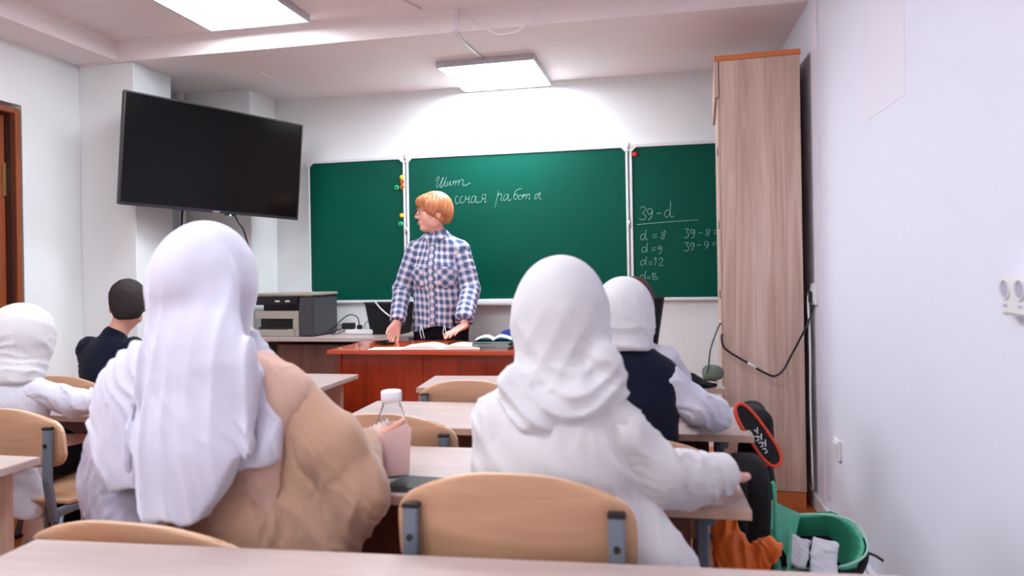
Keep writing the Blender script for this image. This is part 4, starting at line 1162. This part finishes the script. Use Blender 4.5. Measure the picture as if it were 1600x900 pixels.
def sleeve(parent, pts, rs, m, h=.005, amp=.004, f=34, seed=1, cutw=.012, name='sleeve', uv=True, label=None, k=.03):
    P = [np.array(p, float) for p in pts]
    lo = np.min(P, 0) - max(rs) - .04; hi = np.max(P, 0) + max(rs) + .04
    v = Vol(lo, hi, h)
    for a, b, ra, rb in zip(P, P[1:], rs, rs[1:]): v.cap(a, b, ra, rb, k)
    v.disp(lambda X, Y, Z: lump(X, Y, Z, f, amp * .4, seed) + crz(X, Y, Z, f * 2.4, amp * 1.7, seed))
    d = nrm(P[-1] - P[-2]); e = P[-1] + d * cutw
    v.cut(lambda X, Y, Z: (X - e[0]) * d[0] + (Y - e[1]) * d[1] + (Z - e[2]) * d[2])
    def fn(x, y, z):
        Q = np.stack([x, y, z], 1); best = np.full(len(x), 9.0); U = np.zeros(len(x)); W_ = np.zeros(len(x)); acc = 0
        for a, b, ra in zip(P, P[1:], rs):
            ba = b - a; L = np.linalg.norm(ba); t = ((Q - a) @ ba) / L ** 2; tc = np.clip(t, 0, 1)
            dv = Q - a - tc[:, None] * ba; dist = np.linalg.norm(dv, axis=1) - ra
            e1 = nrm(np.cross(ba, (0, 1, 0))); e2 = np.cross(ba / L, e1)
            u = np.arctan2(dv @ e1, -(dv @ e2) * np.sign(e2[1] if abs(e2[1]) > 1e-6 else 1)) * .055
            wv = acc + t * L; s_ = dist < best
            best[s_] = dist[s_]; U[s_] = u[s_]; W_[s_] = wv[s_]; acc += L
        return U, W_
    return vobj(name, v, m, parent, label, fn if uv else None)
sleeve(shirt, [J['shR'] + V3(.01, 0, -.005), J['elR'], J['wrR'] + V3(-.002, .012, .02)], [.064, .057, .048], M['plaid'], seed=3, k=.02)
sleeve(shirt, [J['shL'] + V3(-.01, 0, -.005), J['elL'], J['wrL'] + V3(-.005, .025, .035)], [.064, .060, .056], M['plaid'], seed=5, k=.02)
def surf_patch(name, x0, x1, z0, z1, off, m, parent, rot=0.0, nx=8, nz=8, point=0.0):
    bm = bmesh.new(); lay = bm.loops.layers.uv.new('cloth'); g = []; sx = (x0 + x1) / 2; sz = (z0 + z1) / 2
    for i in range(nx + 1):
        row = []
        for j in range(nz + 1):
            x = x0 + (x1 - x0) * i / nx; z = z0 + (z1 - z0) * j / nz
            if j == 0: z -= point * (1 - abs(2 * i / nx - 1))
            y = shirt_v.first_y(x, z)
            if y is None: y = cy - .1
            row.append(bm.verts.new((x, y - off, z)))
        g.append(row)
    for i in range(nx):
        for j in range(nz):
            f = bm.faces.new((g[i][j], g[i + 1][j], g[i + 1][j + 1], g[i][j + 1]))
            for l in f.loops:
                a, b = l.vert.co.x - sx, l.vert.co.z - sz
                l[lay].uv = (a * math.cos(rot) - b * math.sin(rot), a * math.sin(rot) + b * math.cos(rot))
    ret = bmesh.ops.extrude_face_region(bm, geom=bm.faces[:])
    for e in ret['geom']:
        if isinstance(e, bmesh.types.BMVert): e.co.y += off + .004
    return bobj(name, bm, m, parent, 0, True, None, True)
surf_patch('pocket', -1.295, -1.20, 1.07, 1.185, .005, M['plaid'], shirt, PI / 4, point=.015)
surf_patch('pocket', -1.465, -1.385, 1.07, 1.185, .005, M['plaid'], shirt, PI / 4, point=.015)
surf_patch('placket', -1.356, -1.323, .83, 1.325, .004, M['plaid'], shirt, 0, 2, 30)
for z in (.90, .98, 1.06, 1.14, 1.22, 1.295):
    y = shirt_v.first_y(-1.34, z)
    bm = bmesh.new(); bmesh.ops.create_uvsphere(bm, u_segments=10, v_segments=6, radius=.0062)
    for q in bm.verts: q.co = Vector((-1.34 + q.co.x, y - .0055 + q.co.y * .4, z + q.co.z))
    bobj('button', bm, M['ink'], shirt, 0, True, None, True)
# collar
for s in (-1, 1):
    bm = bmesh.new(); lay = bm.loops.layers.uv.new('cloth')
    nx0, ny0, nz0 = -1.332, 4.19, 1.388
    top = []; bot = []
    for k in range(9):
        a = -PI / 2 + s * (.16 + (PI - .16) * k / 8)
        top.append(Vector((nx0 + .058 * math.cos(a), ny0 + .058 * math.sin(a) + .004, nz0 + .022 + .022 * k / 8)))
        dr = .088
        bot.append(Vector((nx0 + dr * math.cos(a) + (s * .012 if k == 0 else 0), ny0 + dr * .92 * math.sin(a) - (.004 if k < 3 else 0), nz0 - .028 + .022 * k / 8 - (.026 if k == 0 else (.008 if k == 1 else 0)))))
    tv = [bm.verts.new(p) for p in top]; bv = [bm.verts.new(p) for p in bot]
    for k in range(8):
        f = bm.faces.new((tv[k], tv[k + 1], bv[k + 1], bv[k]))
        for l in f.loops: l[lay].uv = (l.vert.co.x + l.vert.co.z * .5, l.vert.co.z)
    ret = bmesh.ops.extrude_face_region(bm, geom=bm.faces[:])
    for e in ret['geom']:
        if isinstance(e, bmesh.types.BMVert): e.co += Vector((0, .002, -.004))
    bobj('collar', bm, M['plaid'], shirt, 0, True, None, True)
for sx in (-1.40, -1.255):
    tb('drawstring', [(sx, 4.08, .83), (sx - .008, 4.072, .79), (sx + .004, 4.07, .75)], .003, M['white'], shirt, 5, world=True, sp=4)
    tb('drawstring', [(sx, 4.08, .83), (sx + .010, 4.072, .79), (sx + .02, 4.07, .752)], .003, M['white'], shirt, 5, world=True, sp=4)
# hair: short bowl cut with a side fringe
c = J['head']; Lh = lambda x, y, z: c + RT @ V3(x, y, z)
v = Vol(c - .2, c + .2, .004)
v.ell(Lh(0, -.014, .036), (.089, .107, .096), .02, RT)
v.ell(Lh(0, -.050, -.02), (.078, .066, .082), .04, RT)
v.ell(Lh(.0, .055, .066), (.068, .052, .042), .02, RT)
for q in (-1, 1): v.ell(Lh(q * .072, .02, .025), (.02, .05, .045), .02, RT)
v.ell(Lh(0, .115, -.045), (.075, .085, .084), .012, RT, True)
v.rbox(Lh(0, .06, -.125), (.13, .16, .055), .03, .03, RT, True)
for q in (-1, 1): v.ell(Lh(q * .095, .002, -.045), (.03, .032, .045), .01, RT, True)
def hairdisp(X, Y, Z):
    x = RT[0, 0] * (X - c[0]) + RT[1, 0] * (Y - c[1]) + RT[2, 0] * (Z - c[2]); y = RT[0, 1] * (X - c[0]) + RT[1, 1] * (Y - c[1]) + RT[2, 1] * (Z - c[2]); z = Z - c[2]
    a = np.arctan2(x, y + .02)
    return .0016 * np.sin(a * 46 + 5 * z * 12 + 2 * np.sin(z * 40)) + .0014 * np.sin(a * 21 + z * 30)
v.disp(hairdisp)
vobj('hair', v, M['hair_t'], teacher)
# spectacles
gl = bpy.data.objects.new('spectacles', None); COL.objects.link(gl); gl.parent = teacher; gl.location = (0, 0, 0)
for q in (-1, 1):
    pts = [tuple(Lh(q * .033 + .024 * math.cos(a), .110 - .006 * math.cos(a) * q, .0 + .017 * math.sin(a))) for a in np.linspace(0, 2 * PI, 21)[:-1]]
    tb('rim', pts, .0018, M['red_frame'], gl, 6, True, world=True)
    tb('temple', [tuple(Lh(q * .058, .106, .006)), tuple(Lh(q * .078, .06, .008)), tuple(Lh(q * .085, .0, .006)), tuple(Lh(q * .083, -.02, -.01))], .0024, M['red_frame'], gl, 6, world=True, sp=4)
    bm = bmesh.new(); P = [Vector(p) for p in pts]
    prism(bm, P, Vector(RT @ V3(0, .0008, 0))); bobj('lens', bm, M['lens'], gl, 0, world=True)
tb('bridge', [tuple(Lh(-.009, .112, .004)), tuple(Lh(0, .115, .007)), tuple(Lh(.009, .112, .004))], .0018, M['red_frame'], gl, 6, world=True)
for q in (-1, 1):
    tb('eyebrow', [tuple(Lh(q * .015, .101, .026)), tuple(Lh(q * .032, .096, .031)), tuple(Lh(q * .05, .082, .025))], .003, M['hair_t'], teacher, 6, world=True, sp=3)

# ------------------------------------------------------------------ girl in the beige dress, front left
J = seated(-.985, 1.40, 1.135, 1.0, hx=0.0, lean=0.0, hipy=0.0, knee=.33)
J['neck'] = V3(-.98, 1.40, .975); J['shL'] = V3(-1.13, 1.40, .89); J['shR'] = V3(-.815, 1.40, .885)
J['elR'] = V3(-.645, 1.43, .70); J['wrR'] = V3(-.715, 1.60, .735); J['elL'] = V3(-1.225, 1.44, .70); J['wrL'] = V3(-1.13, 1.64, .672)
J['hdR'] = (V3(.25, .55, .25), V3(.1, -.3, -1), -1, .7)
g1, R1 = make_person('girl in a beige dress and long white headscarf seated at the front left', J, (-1.42, 1.15, 0), (-.5, 1.92, 1.30), .0065, 1.0, (-.985, 1.40, 0))
v = Vol((-1.42, 1.16, .05), (-.42, 1.95, 1.05), .0065)
fw = (0, 1, 0)
v.cap((-.985, 1.385, .55), (-.975, 1.40, .85), .155, .14, .03, (fw, .66))
v.cap((-.975, 1.40, .86), (-.975, 1.40, .95), .14, .06, .04, (fw, .7))
v.cap(J['shL'], J['shR'] + V3(.01, 0, 0), .055, .058, .05)
for q, sx in (('L', -1), ('R', 1)):
    v.cap((-.985 + sx * .08, 1.42, .53), J['kn' + q] + V3(sx * .01, 0, .0), .10, .085, .04)
v.cap((-.985, 1.72, .50), (-.985, 1.76, .14), .13, .17, .06, (fw, .6))
v.cap((-.86, 1.33, .62), (-.80, 1.34, .40), .085, .09, .04, (fw, .5)); v.cap((-.81, 1.39, .84), (-.745, 1.39, .56), .07, .10, .04, (fw, .6))
v.disp(lambda X, Y, Z: lump(X, Y, Z, 18, .004, 2) + crz(X, Y, Z, 50, .013, 5, 1.0, .45))
v.cut(lambda X, Y, Z: .10 - Z + 0 * X + 0 * Y)
dress = vobj('dress', v, M['beige'], g1, 'beige dress')
def wide_sleeve(name, m, segs, seed, label=None, dx=1.0, dz=.5):
    P = np.array([p for s_ in segs for p in s_[:2]]); v = Vol(P.min(0) - .15, P.max(0) + .15, .0058)
    for a, b, ra, rb, sq in segs: v.cap(a, b, ra, rb, .035, ((0, 1, 0), sq))
    v.disp(lambda X, Y, Z: lump(X, Y, Z, 20, .004, seed) + crz(X, Y, Z, 50, .013, seed, dx, dz))
    return vobj(name, v, m, dress, label)
wide_sleeve('sleeve', M['beige'], [(V3(-.785, 1.40, .885), V3(-.69, 1.40, .78), .062, .066, .9), (V3(-.69, 1.40, .78), V3(-.632, 1.41, .675), .066, .066, .9),
    (V3(-.645, 1.42, .69), V3(-.70, 1.59, .73), .062, .047, 1.0), (V3(-.64, 1.41, .68), V3(-.675, 1.40, .59), .062, .05, .8), (V3(-.68, 1.40, .60), V3(-.74, 1.39, .56), .05, .06, .7)], 4, None, 1.0, .35)
wide_sleeve('sleeve', M['lilac'], [(V3(-1.14, 1.40, .88), V3(-1.21, 1.40, .76), .06, .066, .9), (V3(-1.21, 1.40, .76), V3(-1.235, 1.41, .66), .066, .07, .9),
    (V3(-1.225, 1.43, .69), V3(-1.13, 1.62, .675), .06, .045, 1.0), (V3(-1.23, 1.40, .67), V3(-1.20, 1.39, .55), .07, .06, .75), (V3(-1.18, 1.35, .70), V3(-1.12, 1.33, .56), .06, .06, .55)], 8, 'pale lilac grey left sleeve', -.9, .4)
v = Vol((-.95, 1.22, .52), (-.66, 1.52, 1.02), .005)
v.cap((-.85, 1.395, .925), (-.785, 1.39, .888), .060, .064, .03); v.cap((-.825, 1.355, .90), (-.835, 1.325, .56), .066, .05, .03, (fw, .36))
v.disp(lambda X, Y, Z: crz(X, Y, Z, 55, .005, 3, 1.5, .2))
vobj('shoulder_panel', v, M['beige2'], dress, 'light pinkish shoulder panel')
# headscarf: hood and long tail, then the cape over the shoulders as its own layer
v = Vol((-1.20, 1.12, .58), (-.74, 1.62, 1.31), .0048)
hood(v, J['head'] + V3(.008, 0, 0), 1.0, .03, .099, .125, .127, .0)
v.cap((-.985, 1.385, 1.10), (-.97, 1.37, .96), .103, .098, .05, (fw, .9))
tail = [V3(-.965, 1.33, 1.12), V3(-.925, 1.285, .95), V3(-.935, 1.262, .80), V3(-.962, 1.255, .68)]
for a, b, ra, rb in zip(tail, tail[1:], (.098, .120, .118), (.120, .118, .095)): v.cap(a, b, ra, rb, .03, (fw, .34))
def folds1(X, Y, Z):
    dn = np.clip((1.20 - Z) * 3.2, 0, 1)
    u = X + .955 + .05 * (Z - .9) + .012 * np.sin(Z * 9)
    sp = .72 + .28 * np.clip((1.2 - Z) * 2.2, 0, 1)
    w_ = u / sp
    r1 = (1 - np.abs(np.sin(w_ * 52 + 1.1 * np.sin(Z * 4.2) + .5 * np.sin(w_ * 17) + .5))) ** 1.2
    r2 = (1 - np.abs(np.sin(w_ * 97 + 1.8 * np.sin(Z * 5 + 1) + 1.1))) ** 1.2
    m1 = .35 + .65 * np.clip(.5 + .8 * np.sin(w_ * 23 + Z * 3 + 1), 0, 1)
    d = -.015 * dn * m1 * (r1 - .35) - .0065 * dn * (r2 - .3) * (.5 + .5 * np.sin(Z * 9 + X * 19))
    d = d + .6 * dn * crz(X, Y, Z, 42, .009, 6, 1.6, .5)
    return d + 0 * Y
v.disp(folds1)
v.cut(lambda X, Y, Z: .660 + np.clip((np.abs(X + .965) - .07) * 1.6, 0, .12) + .006 * np.sin(X * 90) - Z + 0 * Y, .008)
v.ell(J['head'] + V3(0, .14, -.03), (.060, .08, .085), .012, None, True)
hs1 = vobj('headscarf', v, M['hijab'], g1, 'long white headscarf')
v = Vol((-1.40, 1.16, .60), (-.66, 1.62, 1.05), .0052)
v.cap((-.98, 1.395, .95), (-1.15, 1.39, .885), .075, .075, .05); v.cap((-1.14, 1.385, .885), (-1.205, 1.385, .76), .082, .066, .05, (fw, .85))
v.cap((-.98, 1.39, .94), (-.85, 1.385, .878), .075, .068, .05)
v.cap((-1.05, 1.345, .90), (-1.13, 1.325, .75), .12, .09, .05, (fw, .42)); v.cap((-1.02, 1.325, .85), (-1.05, 1.315, .72), .10, .08, .05, (fw, .36))
v.cap((-.865, 1.345, .88), (-.845, 1.325, .79), .085, .080, .05, (fw, .45))
v.cap((-.98, 1.46, .93), (-.98, 1.47, .80), .12, .10, .05, (fw, .5))
v.disp(lambda X, Y, Z: crz(X, Y, Z, 46, .014, 3, 1.7, .4) + lump(X, Y, Z, 20, .004, 5))
def hem1(X, Y, Z):
    u = X + .99
    return .70 + 1.0 * np.clip(u - .02, 0, .2) * .35 + 1.4 * np.clip(-u - .16, 0, .12) + .007 * np.sin(u * 50) - Z + 0 * Y
v.cut(hem1, .008)
v.ell(J['head'] + V3(0, .12, -.10), (.06, .09, .10), .012, None, True)
vobj('scarf_cape', v, M['hijab'], hs1, 'wide white cape of the headscarf over both shoulders')

# ------------------------------------------------------------------ girl in the knit gown, centre right
J = seated(-.205, 1.43, 1.045, .95, hx=.008, lean=.045, hipy=-.01, knee=.32)
J['neck'] = V3(-.205, 1.44, .905); J['shL'] = V3(-.325, 1.43, .845); J['shR'] = V3(-.085, 1.43, .845)
J['elR'] = V3(.015, 1.49, .715); J['wrR'] = V3(.135, 1.585, .698); J['elL'] = V3(-.335, 1.53, .70); J['wrL'] = V3(-.19, 1.66, .68)
J['hdR'] = (V3(.05, 1, -.18), V3(0, 0, -1), -1, .8)
J['hdL'] = (V3(1, .25, -.02), V3(0, 0, -1), 1, .2)
g2, R2 = make_person('girl in a white knit gown and gathered white headscarf, arm on the desk', J, (-.55, 1.15, 0), (.32, 1.9, 1.2), .0065, .92, (-.205, 1.43, 0), (0.12, 1, -.15))
v = Vol((-.55, 1.16, .02), (.36, 1.95, 1.0), .0062)
v.cap((-.205, 1.40, .52), (-.21, 1.41, .75), .165, .160, .03, (fw, .70))
v.cap((-.21, 1.41, .75), (-.20, 1.43, .89), .150, .075, .05, (fw, .72))
v.cap((-.31, 1.42, .85), (-.10, 1.42, .845), .055, .055, .05)
v.cap((-.315, 1.42, .82), (-.325, 1.46, .68), .052, .05, .04)
for sx in (-1, 1):
    v.cap((-.205 + sx * .08, 1.43, .51), (-.205 + sx * .085, 1.74, .505), .095, .075, .04)
v.cap((-.205, 1.71, .48), (-.205, 1.74, .14), .12, .15, .05, (fw, .55))
v.cap((-.07, 1.42, .64), (-.015, 1.40, .52), .085, .085, .04, (fw, .8)); v.cap((-.02, 1.40, .54), (.035, 1.40, .20), .085, .10, .04, (fw, .65))
v.disp(lambda X, Y, Z: lump(X, Y, Z, 19, .004, 5) + crz(X, Y, Z, 44, .011, 5, .9, .6))
v.cut(lambda X, Y, Z: .10 - Z + 0 * X + 0 * Y)
gown = vobj('gown', v, M['knit'], g2, 'white knit gown')
sleeve(gown, [V3(-.075, 1.42, .82), V3(-.01, 1.455, .735), V3(.055, 1.52, .708), J['wrR'] + V3(.0, -.005, .008)], [.062, .056, .050, .044], M['knit'], .0055, .006, 30, 4, .012, uv=False, k=.045)
sleeve(gown, [J['shL'], J['elL'] + V3(0, -.02, .0), J['wrL'] + V3(0, 0, .01)], [.055, .05, .044], M['knit'], .0062, .005, 26, 6, .01, uv=False, k=.04)
v = Vol((-.42, 1.22, .78), (.02, 1.64, 1.23), .005)
hood(v, J['head'], 1.0, .03, .100, .118, .122, .004)
v.cap(J['head'] + V3(-.002, -.005, -.04), V3(-.195, 1.43, .93), .094, .088, .05, (fw, .98))
ringc = V3(-.20, 1.44, .90)
for k in range(14):
    a0 = 2 * PI * k / 14; a1 = 2 * PI * (k + 1) / 14
    P = lambda a: ringc + V3(.088 * math.cos(a), .068 * math.sin(a), .02 * math.sin(a) + .01 * math.cos(a))
    v.cap(P(a0), P(a1), .034, .034, .03)
v.cap((-.275, 1.375, .92), (-.23, 1.345, .865), .04, .032, .035); v.cap((-.23, 1.345, .865), (-.14, 1.37, .90), .032, .04, .035)
v.cap((-.10, 1.40, .97), (-.10, 1.41, .92), .035, .04, .03)
def folds2(X, Y, Z):
    u = X + .2; s1 = Z - 4.6 * u * u + .22 * u + .008 * np.sin(u * 30)
    low = np.clip((1.0 - Z) * 9, 0, 1); up = np.clip((1.13 - Z) * 6, 0, 1) * (1 - low * .8)
    sw = .010 * low * ((1 - np.abs(np.sin(s1 * 78 + .9 * np.sin(u * 11)))) ** 1.2 - .35)
    v1 = (1 - np.abs(np.sin(u * 26 + 10 * (Z - 1) + 1.2 * np.sin(Z * 13) + .4))) ** 1.3
    v2 = (1 - np.abs(np.sin(u * 44 - 34 * Z + 1.3 * np.sin(u * 18)))) ** 1.5
    return -sw - up * (.008 * (v1 - .3) + .0045 * (v2 - .3)) + .7 * crz(X, Y, Z, 50, .008, 4, .5, 1.0) * np.clip((1.15 - Z) * 6, .15, 1) + 0 * Y
v.disp(folds2)
v.cut(lambda X, Y, Z: .838 - Z + 0 * X + 0 * Y, .02)
v.ell(J['head'] + R2 @ V3(0, .135, -.03), (.056, .08, .08), .012, R2, True)
vobj('headscarf', v, M['hijab2'], g2, 'white headscarf gathered round the neck')

# ------------------------------------------------------------------ girl in the black vest
J = seated(-.06, 2.10, 1.012, .85, hx=-.037, lean=.04, hipy=0, knee=.30)
J['neck'] = V3(-.075, 2.12, .90); J['shL'] = V3(-.165, 2.10, .825); J['shR'] = V3(.005, 2.10, .825)
J['elR'] = V3(.15, 2.16, .705); J['wrR'] = V3(.10, 2.38, .675); J['elL'] = V3(-.24, 2.18, .70); J['wrL'] = V3(-.12, 2.36, .675)
g3, R3 = make_person('girl in a black vest, white blouse and short white headscarf', J, (-.36, 1.88, 0), (.3, 2.62, 1.18), .0075, .88, (-.06, 2.12, 0), (-.1, 1, -.1), headscale=.93)
v = Vol((-.42, 1.85, .35), (.34, 2.3, 1.0), .007)
v.cap((-.07, 2.115, .50), (-.07, 2.11, .78), .132, .124, .03, (fw, .58)); v.cap((-.07, 2.1, .78), (-.075, 2.11, .885), .12, .06, .04, (fw, .75)); v.cap((-.16, 2.10, .835), (.015, 2.10, .835), .052, .052, .04)
v.disp(lambda X, Y, Z: lump(X, Y, Z, 22, .004, 5)); v.cut(lambda X, Y, Z: .45 - Z + 0 * X + 0 * Y)
vest = vobj('vest', v, M['navy'], g3, 'black knitted vest')
sleeve(g3, [V3(.025, 2.10, .825), V3(.105, 2.13, .745), V3(.165, 2.18, .712), J['wrR'] + V3(0, -.01, .006)], [.052, .050, .045, .040], M['shirtw'], .006, .006, 42, 4, .0, name='blouse_sleeve', uv=False, k=.03)
sleeve(g3, [J['shL'] + V3(-.01, 0, -.01), J['elL'], J['wrL']], [.056, .058, .042], M['shirtw'], .007, .005, 30, 8, .0, name='blouse_sleeve', uv=False, k=.03)
v = Vol((-.28, 1.92, .1), (.2, 2.6, .62), .008)
for sx in (-1, 1): v.cap((-.06 + sx * .07, 2.12, .50), (-.06 + sx * .08, 2.42, .49), .09, .07, .04)
v.cap((-.06, 2.41, .46), (-.06, 2.43, .16), .10, .12, .04, (fw, .6)); vobj('skirt', v, M['trousers'], g3)
v = Vol((-.28, 1.95, .84), (.08, 2.32, 1.20), .0055)
hood(v, J['head'], .92, .03, .098, .112, .112, .004); v.cap(J['head'] + V3(0, -.01, -.04), V3(-.085, 2.115, .925), .082, .076, .04)
v.disp(lambda X, Y, Z: crz(X, Y, Z, 64, .010, 2, 1.0, 1.0) * np.clip((1.12 - Z) * 8, 0, 1))
v.cut(lambda X, Y, Z: .905 - .25 * (Y - 2.1) - Z + 0 * X, .012)
v.ell(J['head'] + R3 @ V3(0, .13, -.03), (.053, .075, .076), .012, R3, True)
vobj('headscarf', v, M['hijab2'], g3, 'short white headscarf tucked at the neck')

# ------------------------------------------------------------------ small girl at the left edge
J = seated(-2.27, 2.10, .945, .85, hx=.02, lean=.04, knee=.28)
J['neck'] = V3(-2.26, 2.12, .815); J['shL'] = V3(-2.365, 2.10, .76); J['shR'] = V3(-2.165, 2.10, .755)
J['elR'] = V3(-2.06, 2.17, .705); J['wrR'] = V3(-1.94, 2.33, .678); J['elL'] = V3(-2.43, 2.2, .70); J['wrL'] = V3(-2.33, 2.38, .675)
J['hdR'] = (V3(.6, 1, -.05), V3(0, 0, -1), -1, .25)
g4, R4 = make_person('small girl in a white headscarf and long white shirt at the left edge', J, (-2.56, 1.9, 0), (-1.84, 2.58, 1.10), .0075, .82, (-2.27, 2.1, 0), (.05, 1, -.1), headscale=.9)
v = Vol((-2.56, 1.86, .28), (-1.9, 2.32, .92), .0068)
v.cap((-2.26, 2.10, .50), (-2.26, 2.10, .72), .135, .125, .03, (fw, .72)); v.cap((-2.26, 2.1, .72), (-2.255, 2.11, .815), .12, .06, .04, (fw, .75)); v.cap((-2.35, 2.1, .76), (-2.175, 2.1, .755), .05, .05, .04)
v.cap((-2.25, 2.035, .56), (-2.20, 2.02, .40), .13, .15, .04, (fw, .32))
v.disp(lambda X, Y, Z: lump(X, Y, Z, 26, .006, 7) + .004 * np.sin(X * 70 + 3 * np.sin(Z * 10)) * np.clip((.6 - Z) * 6, 0, 1))
v.cut(lambda X, Y, Z: .35 + .25 * (X + 2.25) * -1 * .3 - Z + 0 * Y)
sh4 = vobj('long_shirt', v, M['shirtw'], g4, 'long white shirt')
sleeve(sh4, [J['shR'], J['elR'] + V3(0, 0, .0), J['wrR'] + V3(0, 0, .006)], [.052, .046, .036], M['shirtw'], .006, .007, 40, 4, .0, uv=False, k=.03)
sleeve(sh4, [J['shL'], J['elL'], J['wrL']], [.058, .056, .042], M['shirtw'], .0075, .005, 30, 8, .0, uv=False, k=.03)
v = Vol((-2.45, 1.95, .1), (-2.05, 2.55, .60), .008)
for sx in (-1, 1): v.cap((-2.26 + sx * .06, 2.12, .49), (-2.26 + sx * .07, 2.38, .49), .07, .055, .03); v.cap((-2.26 + sx * .07, 2.38, .49), (-2.26 + sx * .07, 2.41, .12), .055, .045, .03)
vobj('trousers', v, M['trousers'], g4)
v = Vol((-2.46, 1.93, .74), (-2.04, 2.34, 1.12), .0058)
hood(v, J['head'], 1.0, .03, .102, .112, .106, .004); v.cap(J['head'] + V3(0, -.01, -.04), V3(-2.25, 2.11, .83), .098, .098, .04, (fw, .95))
v.cap((-2.34, 2.07, .815), (-2.19, 2.07, .81), .045, .045, .04)
v.disp(lambda X, Y, Z: crz(X, Y, Z, 62, .010, 4, -.9, 1.0) * np.clip((1.05 - Z) * 8, 0, 1))
v.cut(lambda X, Y, Z: .785 - Z + 0 * X + 0 * Y, .015)
v.ell(J['head'] + R4 @ V3(0, .13, -.03), (.053, .075, .076), .012, R4, True)
vobj('headscarf', v, M['hijab2'], g4, 'white headscarf')

def short_hair(c, R, m, parent, s=1.0, long=False):
    Lh = lambda x, y, z: c + R @ (V3(x, y, z) * s)
    v = Vol(c - .18, c + .18, .0055)
    v.ell(Lh(0, -.016, .036), V3(.083, .102, .092) * s, .02, R); v.ell(Lh(0, -.045, -.02), V3(.07, .066, .07) * s, .03, R)
    if long: v.cap(Lh(0, -.07, 0), Lh(0, -.085, -.12), .06, .03, .03)
    v.ell(Lh(0, .125, -.03), V3(.085, .085, .082) * s, .012, R, True)
    if not long: v.rbox(Lh(0, .0, -.125), V3(.13, .16, .05) * s, .02, .012, R, True)
    for q in (-1, 1): v.ell(Lh(q * .09, .0, -.02), V3(.026, .03, .042) * s, .01, R, True)
    v.disp(lambda X, Y, Z: lump(X, Y, Z, 170, .0012, 1))
    vobj('hair', v, m, parent)

# ------------------------------------------------------------------ boy in navy
J = seated(-2.490, 2.83, 1.025, .95, hx=.055, lean=.05, knee=.30)
J['neck'] = V3(-2.480, 2.85, .88); J['shL'] = V3(-2.600, 2.83, .82); J['shR'] = V3(-2.365, 2.83, .82)
J['elL'] = V3(-2.660, 2.91, .70); J['wrL'] = V3(-2.545, 3.06, .675); J['elR'] = V3(-2.275, 2.93, .70); J['wrR'] = V3(-2.355, 3.08, .675)
g5, R5 = make_person('boy with short dark hair in a navy shirt, seen from behind', J, (-2.765, 2.62, 0), (-2.185, 3.34, 1.19), .0075, .9, (-2.490, 2.83, 0), (-.62, .80, -.06), headscale=.93)
v = Vol((-2.765, 2.6, .38), (-2.185, 3.05, .96), .007)
v.cap((-2.490, 2.83, .48), (-2.485, 2.83, .74), .138, .13, .03, (fw, .72)); v.cap((-2.485, 2.83, .74), (-2.480, 2.84, .875), .13, .062, .04, (fw, .75)); v.cap((-2.595, 2.83, .81), (-2.375, 2.83, .81), .056, .056, .04)
v.disp(lambda X, Y, Z: lump(X, Y, Z, 24, .005, 6)); v.cut(lambda X, Y, Z: .42 - Z + 0 * X + 0 * Y)
sh5 = vobj('shirt', v, M['navy'], g5, 'navy shirt')
sleeve(sh5, [J['shL'], J['elL'], J['wrL']], [.058, .052, .04], M['navy'], .007, .004, 30, 4, .0, uv=False)
sleeve(sh5, [J['shR'], J['elR'], J['wrR']], [.058, .052, .04], M['navy'], .007, .004, 30, 5, .0, uv=False)
v = Vol((-2.705, 2.68, .06), (-2.265, 3.34, .62), .008)
for sx in (-1, 1): v.cap((-2.490 + sx * .07, 2.86, .49), (-2.490 + sx * .085, 3.14, .49), .08, .06, .03); v.cap((-2.490 + sx * .085, 3.14, .49), (-2.490 + sx * .085, 3.16, .12), .06, .05, .03)
vobj('trousers', v, M['trousers'], g5)
short_hair(J['head'], R5, M['hair_d'], g5, .95)

# ------------------------------------------------------------------ half hidden child at the far desk
J = seated(-.09, 2.86, .992, .88, hx=.0, lean=.02, knee=.28)
g6, R6 = make_person('child with red brown hair, almost hidden behind the girl in the black vest', J, (-.36, 2.66, 0), (.18, 3.34, 1.16), .0085, .88, (-.09, 2.86, 0), (0, 1, -.1), headscale=.93)
v = Vol((-.36, 2.64, .4), (.2, 3.08, .92), .008)
v.cap((-.09, 2.86, .48), (-.09, 2.86, .72), .125, .12, .03, (fw, .72)); v.cap((-.09, 2.86, .72), (-.09, 2.87, .84), .12, .06, .04, (fw, .75)); v.cap(J['shL'] + V3(0, 0, -.0), J['shR'], .054, .054, .04)
v.cut(lambda X, Y, Z: .42 - Z + 0 * X + 0 * Y)
sh6 = vobj('shirt', v, M['shirtw'], g6)
for q in 'LR': sleeve(sh6, [J['sh' + q], J['el' + q], J['wr' + q]], [.054, .05, .038], M['shirtw'], .008, .004, 30, 4, .0, uv=False)
v = Vol((-.3, 2.72, .06), (.12, 3.3, .6), .0085)
for sx in (-1, 1): v.cap((-.09 + sx * .06, 2.88, .49), (-.09 + sx * .08, 3.14, .49), .07, .055, .03); v.cap((-.09 + sx * .08, 3.14, .49), (-.09 + sx * .08, 3.16, .12), .055, .045, .03)
vobj('trousers', v, M['trousers'], g6)
short_hair(J['head'], R6, M['hair_m'], g6, 1.0, True)
for p in ():
    pass
